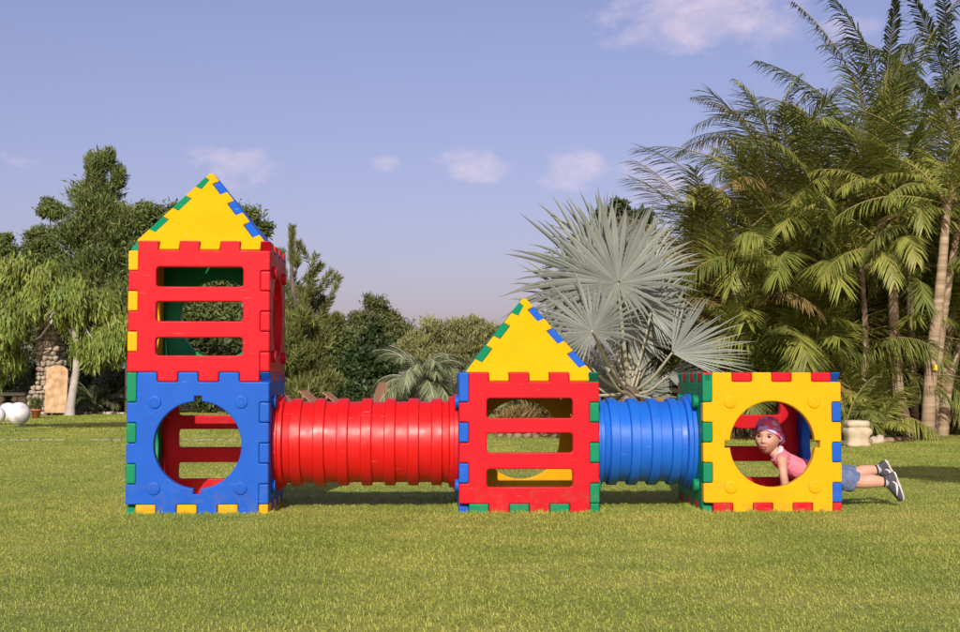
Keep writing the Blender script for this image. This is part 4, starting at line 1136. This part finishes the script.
def bandana_mat():
    m = bpy.data.materials.new('patterned_bandana'); m.use_nodes = True; n = m.node_tree.nodes; l = m.node_tree.links
    p = n['Principled BSDF']; p.inputs['Roughness'].default_value = .95; p.inputs['Specular IOR Level'].default_value = .1
    t = n.new('ShaderNodeTexCoord'); v = n.new('ShaderNodeTexVoronoi'); v.inputs['Scale'].default_value = 34; l.new(t.outputs['Object'], v.inputs['Vector'])
    r = n.new('ShaderNodeValToRGB'); r.color_ramp.interpolation = 'CONSTANT'; e = r.color_ramp.elements
    cols = [(0, (.62, .07, .30)), (.18, (.92, .14, .32)), (.44, (.36, .18, .50)), (.50, (.60, .52, .88)), (.72, (.84, .16, .30)), (.88, (.80, .58, .70))]
    e[0].position, e[0].color = 0, (*cols[0][1], 1); e[1].position, e[1].color = cols[1][0], (*cols[1][1], 1)
    for a, b in cols[2:]:
        x = e.new(a); x.color = (*b, 1)
    sp = n.new('ShaderNodeSeparateColor'); l.new(v.outputs['Color'], sp.inputs[0]); l.new(sp.outputs[0], r.inputs[0]); l.new(r.outputs[0], p.inputs['Base Color'])
    return m
BAND = bandana_mat()

person = empty('person', c(822, 497)); PB = np.array(person.location); PB[2] = 0; person.location = PB
tag(person, 'small child in pink shirt, denim shorts and patterned bandana crawling through the yellow cube', 'person')
# head frame
HC = c(767.5, 436.0, -.01)
hf = nrm(np.array([-.47, -.88, -.04])); hu = nrm(np.array([.06, -.02, 1.0]) - hf * np.dot([.06, -.02, 1.0], hf)); hr = np.cross(hf, hu)
HS = 1.04
def H(x, y, z): return HC + (hr * x + hf * y + hu * z) * HS
def head_geo():
    nu, nv = 72, 54; u = np.linspace(0, 2 * np.pi, nu, endpoint=False); v = np.linspace(.02, np.pi - .02, nv)
    vv, uu = np.meshgrid(v, u, indexing='ij'); x = np.sin(vv) * np.sin(uu); y = np.sin(vv) * np.cos(uu); z = np.cos(vv)
    X = x * .074; Y = y * .090; Z = z * .104
    lowf = np.clip(-z, 0, 1)
    X = X * (1 - .27 * lowf ** 2.2); Y = np.where(y > 0, Y * (1 - .10 * lowf ** 2), Y * (1 - .32 * lowf)) - .006 * lowf * (y < 0)
    Y = Y + .012 * lowf ** 2
    fr = np.clip(y, 0, 1) ** .5 * (y > 0)
    def bump(cx, cz, sx, sz, a): return a * np.exp(-((X - cx) / sx) ** 2 - ((Z - cz) / sz) ** 2) * fr
    d = bump(0, -.026, .0100, .012, .013) + bump(0, -.005, .008, .020, .004) + bump(.010, -.030, .007, .006, .005) + bump(-.010, -.030, .007, .006, .005)
    for s in (-1, 1):
        d = d + bump(s * .030, .002, .016, .011, -.009) + bump(s * .040, -.034, .022, .020, .009) + bump(s * .028, .020, .022, .008, .003)
    d = d + bump(0, -.053, .020, .006, .007) + bump(0, -.067, .016, .006, .006) + bump(0, -.060, .018, .0032, -.005) + bump(0, -.086, .016, .012, .006)
    Y = Y + d
    P3 = HC + (X[..., None] * hr + Y[..., None] * hf + Z[..., None] * hu) * HS
    i = np.arange(nv - 1)[:, None] * nu; j = np.arange(nu)[None]; k = (j + 1) % nu
    g = Geo().add(P3.reshape(-1, 3), np.stack([i + j, i + nu + j, i + nu + k, i + k], -1).reshape(-1, 4))
    for e, fl in ((0, 1), (nv - 1, 0)):
        base = e * nu; cen = P3[e].mean(0); a = np.arange(nu); b = (a + 1) % nu
        g.add(np.concatenate([P3[e], cen[None]]), None, np.stack([a, b, np.full(nu, nu)] if fl else [b, a, np.full(nu, nu)], 1))
    for s in (-1, 1):   # ears
        g.merge(tube(np.array([H(s * .070, -.008, -.028), H(s * .079, -.012, -.014), H(s * .082, -.016, .004), H(s * .074, -.012, .016)]), [(.009, .006), (.015, .008), (.017, .008), (.009, .006)], 10, ref=hu))
    return g
def hand(w, palm_dir, finger_dir, g, thumb_sign):
    """small open hand resting on the floor: palm, four fingers of different lengths, thumb at the side"""
    fd = nrm(finger_dir); up = nrm(np.asarray(palm_dir) - fd * np.dot(palm_dir, fd)); sd = np.cross(fd, up)
    w = np.asarray(w)
    g.merge(tube([w - fd * .006, w + fd * .018, w + fd * .042, w + fd * .050], [(.015, .012), (.021, .011), (.024, .010), (.021, .008)], 10, ref=up))
    for i, (o, L) in enumerate(((-.018, .034), (-.006, .040), (.006, .038), (.017, .029))):
        b = w + fd * .044 + sd * o; sp = fd + sd * o * 9
        sp = nrm(sp); g.merge(tube(smoothpath([b, b + sp * L * .45 + up * .004, b + sp * L * .8 - up * .001, b + sp * L - up * .004], 7), [.0068, .0066, .0063, .006, .0057, .005, .0034], 8, ref=up))
    b = w + fd * .014 + sd * .018 * thumb_sign; td = nrm(fd * .65 + sd * thumb_sign)
    g.merge(tube(smoothpath([b, b + td * .016, b + td * .028 + fd * .004, b + td * .033 + fd * .009], 6), [.0082, .008, .0072, .0065, .0058, .0038], 8, ref=up))

# joints
ZF = T + .001
hipc = c(833, 475.5); waist = c(818, 475.5); chest = c(801, 470.5); shc = c(785.5, 461.5); nk0 = c(776, 453.5); nk1 = c(771, 447)
shL, shR = c(782, 459.5, -.092), c(784, 461, .09)
elL, elR = c(783.5, 475, -.115), c(785, 478, .12)
wrL = np.array([*c(787, 480, -.105)[:2], ZF + .020]); wrR = np.array([*c(782, 480, .125)[:2], ZF + .020])
hpL, hpR = c(836, 476, -.052), c(836, 475, .052)
knL, knR = c(861, 481.5, -.055), c(855, 474.0, .075)
anL, anR = c(888, 482, -.060), c(880, 469, .085)
body = Geo(); body.merge(head_geo())
tors = smoothpath([np.concatenate([p, q]) for p, q in ((hipc + [.03, 0, 0], (.082, .060)), (hipc, (.094, .070)), (waist, (.084, .060)), (chest, (.090, .062)), (shc, (.084, .052)), (nk0, (.045, .040)), (nk1, (.034, .034)), (HC - hf * .012 - hu * .03, (.034, .034)))], 26)
body.merge(tube(tors[:, :3], tors[:, 3:], 20))
def limb(js, rs, n=16, seg=12):
    a = smoothpath([np.concatenate([j, [r, r]]) for j, r in zip(js, rs)], n); return tube(a[:, :3], a[:, 3:], seg, ref=(.05, 1, .1))
for sh, el, wr in ((shL, elL, wrL), (shR, elR, wrR)):
    body.merge(limb([shc + (sh - shc) * .45, sh, (sh + el) / 2, el, el + (wr - el) * .35, wr], [.034, .034, .028, .0245, .0245, .0165]))
hand(wrL - [0, 0, .006], (0, 0, 1), (-.9, -.35, -.12), body, 1); hand(wrR - [0, 0, .006], (0, 0, 1), (-.95, .1, -.12), body, -1)
for hp, kn, an in ((hpL, knL, anL), (hpR, knR, anR)):
    body.merge(limb([hp, (hp + kn) / 2, kn, kn + (an - kn) * .35 + [0, 0, .003], kn + (an - kn) * .75, an], [.066, .056, .042, .043, .032, .026], 20, 14))
    fd = nrm(an - kn)
def foot_axes(an, heel_px, toe_px, dy):
    heel = c(*heel_px, dy); toe = c(*toe_px, dy + .01); return heel, toe
ftL = (c(893.5, 474.5, -.062), c(901.5, 499.5, -.066)); ftR = (c(885, 462.5, .086), c(895.5, 484, .088))
for an, (he, to) in ((anL, ftL), (anR, ftR)):
    m = he + (to - he) * .45; body.merge(tube(smoothpath([an, he + (to - he) * .25 - [.015, 0, 0], m, to - (to - he) * .12], 8), [.024, .025, .026, .026, .025, .024, .021, .012], 10))
me = evaluated(body.mesh('body', SKIN, True, PB), [('REMESH', dict(mode='VOXEL', voxel_size=.0032, use_smooth_shade=True)), ('SMOOTH', dict(factor=.5, iterations=2))], [SKIN])
bo = link('body', me, person)
def pm(name, g, m, mods=None, smooth=True, parent=person):
    ms = g.mesh(name, m, smooth, PB)
    if mods: ms = evaluated(ms, mods, m if isinstance(m, list) else [m], smooth)
    return link(name, ms, parent)
# eyes, brows, lips
for s in (-1, 1):
    g = Geo(); rE = .0128; cc = H(s * .029, .0715, .003); nu = 20; look = nrm(hf + hr * .10 * 0 + np.array([-.10, 0, -.05]))
    a1 = nrm(np.cross(look, hu)); a2 = np.cross(a1, look); pts = []; 
    for i in range(11):
        t = math.pi * i / 10 + 1e-3
        for j in range(nu):
            p = 2 * math.pi * j / nu; pts.append(cc + rE * (look * math.cos(t) + (a1 * math.cos(p) + a2 * math.sin(p) * .78) * math.sin(t)))
    for i in range(10):
        q = [(i * nu + j, i * nu + (j + 1) % nu, (i + 1) * nu + (j + 1) % nu, (i + 1) * nu + j) for j in range(nu)]
        if i == 0: g.add(pts, q, None, 1)
        else:
            g.q.append(np.array(q)); g.qm.append(np.full(nu, 1 if i < 3 else 0))
    pm('eye', g, [EYEW, IRIS])
    br = smoothpath([H(s * .014, .086, .017), H(s * .028, .085, .0215), H(s * .043, .074, .0175)], 9)
    pm('eyebrow', tube(br, [(.0012 + .0022 * math.sin(math.pi * i / 8), .002) for i in range(9)], 8), HAIR)
    lid = smoothpath([H(s * .017, .0795, .005), H(s * .029, .0845, .0105), H(s * .042, .073, .005)], 9)
    pm('eyelashes', tube(lid, np.full(9, .0014), 6), HAIR)
for nm_, z0, z1, rr_, m_ in (('upper_lip', -.0535, -.0555, .0036, LIP), ('lower_lip', -.0665, -.0645, .0042, LIP)):
    lp = smoothpath([H(-.017, .079, -.060), H(-.008, .0885, z0), H(0, .0905, z1), H(.008, .0885, z0), H(.017, .079, -.060)], 13)
    pm(nm_, tube(lp, [rr_ * (.35 + .65 * math.sin(math.pi * (i + .3) / 12.6)) for i in range(13)], 8), m_)
mo = smoothpath([H(-.013, .079, -.060), H(0, .0855, -.0602), H(.013, .079, -.060)], 9)
pm('mouth', tube(mo, [(.004 * math.sin(math.pi * (i + .4) / 8.8), .0045) for i in range(9)], 8, ref=hu), MOUTH)
# bandana: cap of cloth over the skull with a band round the brow and a loose tail
def bandana():
    nu, nv = 56, 18; g = Geo(); V = []
    for i in range(nv):
        for j in range(nu):
            u = 2 * math.pi * j / nu; front = math.cos(u)
            lim = 1.20 + .52 * (1 - front)
            t = .02 + lim * i / (nv - 1) 
            k = 1.085 + (.020 * math.sin(7 * u + 4 * t) + .014 * math.sin(13 * u - 6 * t + 1)) * (i / nv) + .012 * math.sin(5 * u + 9 * t) + (.02 if i >= nv - 5 else 0) + .015 * math.sin(3 * u) + .10 * max(0, t - 1.2) + .05 * math.exp(-((t - .6) / .35) ** 2)
            V.append(H(.074 * k * math.sin(t) * math.sin(u), .092 * k * math.sin(t) * math.cos(u) - .003, .106 * k * math.cos(t)))
    q = [(i * nu + j, (i + 1) * nu + j, (i + 1) * nu + (j + 1) % nu, i * nu + (j + 1) % nu) for i in range(nv - 1) for j in range(nu)]
    g.add(V, q, [(0, j, j + 1) for j in range(1, nu - 1)])
    o = pm('bandana', g, BAND, [('SOLIDIFY', dict(thickness=.005, offset=1)), ('SUBSURF', dict(levels=1))])
    # tail hanging behind the ear
    tl = [H(-.060, -.062, .020), H(-.070, -.085, -.005), H(-.066, -.098, -.035), H(-.055, -.104, -.062)]
    pm('bandana_tail', tube(smoothpath(tl, 10), [(.012 + .017 * math.sin(1.9 * i / 9), .004) for i in range(10)], 10, ref=hr), BAND)
    tl = [H(-.058, -.060, .015), H(-.076, -.070, -.010), H(-.080, -.076, -.040)]
    pm('bandana_tail', tube(smoothpath(tl, 10), [(.010 + .014 * math.sin(2.2 * i / 9), .004) for i in range(10)], 10, ref=hr), BAND)
bandana()
# hair under the bandana at temples and nape
hg = Geo()
for a in np.linspace(-2.6, 2.6, 34):
    if abs(a) < 2.0: continue
    x, y = math.sin(a), math.cos(a); b = H(.074 * x, .090 * y, .012 - .018 * (abs(a) > 1.9)); 
    hg.merge(tube(smoothpath([b, b + (hr * x * .006 + hf * y * .004) - hu * .012, b - hu * (.026 + .010 * (abs(a) > 1.8))], 5), [(.006, .004), (.0062, .004), (.005, .0035), (.004, .003), (.0015, .001)], 6))
pm('hair', hg, HAIR)
CREASE = bpy.data.textures.new('creases', 'CLOUDS'); CREASE.noise_scale = .045
# shirt
st = smoothpath([np.concatenate([p, q]) for p, q in ((hipc + [-.012, 0, 0], (.100, .076)), (waist, (.093, .069)), (chest, (.100, .071)), (shc + [-.002, 0, -.002], (.094, .060)), (nk0 + [.008, 0, -.006], (.066, .052)))], 24)
g = tube(st[:, :3], st[:, 3:] * (1 + .018 * np.sin(np.arange(24) * 1.7))[:, None], 36)
for sh, el in ((shL, elL), (shR, elR)):
    g.merge(limb([shc + (sh - shc) * .25 + [0, 0, .004], shc + (sh - shc) * .75 + [0, 0, .005], sh + (el - sh) * .12], [.046, .043, .043], 8, 18))
pm('shirt', g, SHIRT, [('REMESH', dict(mode='VOXEL', voxel_size=.0045, use_smooth_shade=True)), ('SMOOTH', dict(factor=.5, iterations=3)), ('DISPLACE', dict(strength=.012, mid_level=.4, texture=CREASE))])
cl = smoothpath([np.concatenate([p, q]) for p, q in ((nk0 + [.016, 0, -.008], (.066, .052)), (nk0 + [.006, 0, -.003], (.060, .050)), (nk0 + [-.004, 0, .002], (.050, .044)))], 7)
pm('collar', tube(cl[:, :3], cl[:, 3:], 26, caps=False), COLLAR, [('SOLIDIFY', dict(thickness=.006))])
# shorts
g = Geo(); pv = smoothpath([np.concatenate([p, q]) for p, q in ((hipc + [-.022, 0, -.002], (.101, .077)), (hipc + [.01, 0, 0], (.105, .080)), (hipc + [.045, 0, -.006], (.098, .075)))], 10)
g.merge(tube(pv[:, :3], pv[:, 3:], 30))
for hp, kn in ((hpL, knL), (hpR, knR)):
    e = hp + (kn - hp) * .78
    g.merge(limb([hp, (hp + e) / 2 + [0, 0, -.006], hp + (e - hp) * .92 + [0, 0, -.010], e + [0, 0, -.012]], [.070, .068, .064, .062], 12, 22))
pm('shorts', g, DENIM, [('REMESH', dict(mode='VOXEL', voxel_size=.005, use_smooth_shade=True)), ('SMOOTH', dict(factor=.5, iterations=2)), ('DISPLACE', dict(strength=.022, mid_level=.5, texture=CREASE))])
# socks and shoes
for kn, an, (he, to) in ((knL, anL, ftL), (knR, anR, ftR)):
    sd = nrm(an - kn)
    pm('sock', tube([an - sd * .022, an - sd * .008, an + sd * .016, an + sd * .03], [(.0300), (.0305), (.031), (.030)], 16), SOCK)
    pm('sock_band', tube([an - sd * .032, an - sd * .021], [.0310, .0315], 16), SOCKB)
    L = np.linalg.norm(to - he); fd = (to - he) / L; up = nrm(-sd - fd * np.dot(-sd, fd)); sw = np.cross(fd, up)  # up points back towards the shin
    ax = lambda f, u: he + fd * L * f + up * u
    prof = [(-.06, .028, .020, .030), (.03, .026, .029, .034), (.22, .026, .031, .036), (.42, .020, .032, .030), (.62, .014, .034, .023), (.80, .010, .034, .018), (.95, .008, .028, .013), (1.04, .006, .014, .008)]
    a = smoothpath([np.concatenate([ax(f, u), (x, t)]) for f, u, x, t in [(f, u * 1.15, x * 1.05, t * 1.2) for f, u, x, t in prof]], 18)
    so = pm('shoe', tube(a[:, :3], a[:, 3:], 20, ref=up), SHOE)
    b = smoothpath([np.concatenate([ax(f, -.008 + .002 * math.cos(4 * f)), (x, .0075)]) for f, x in ((-.09, .016), (-.04, .027), (.12, .032), (.4, .030), (.65, .035), (.85, .034), (1.0, .024), (1.06, .010))], 18)
    pm('sole', tube(b[:, :3], b[:, 3:], 20, ref=up), SOLE, parent=so).parent = so
    cur = smoothpath([ax(.20, .030) - sw * 0, ax(.34, .012), ax(.55, .016), ax(.78, .028)], 10)
    for sg in (-1, 1):
        off = [.034, .0345, .0345, .035, .0352, .0352, .035, .034, .0325, .031]
        sp = np.array([p + sw * sg * o for p, o in zip(cur, off)])
        pm('side_stripe', tube(sp, [(.0015 + .005 * math.sin(math.pi * i / 9), .0022) for i in range(10)], 8, ref=sw), SOLE, parent=so)
    lc = Geo()
    for f in (.30, .40, .50):
        lc.merge(tube(smoothpath([ax(f, .046 - .05 * (f - .3)) - sw * .018, ax(f, .056 - .07 * (f - .3)), ax(f, .046 - .05 * (f - .3)) + sw * .018], 6), np.full(6, .003), 6))
    pm('laces', lc, SOCK, parent=so)
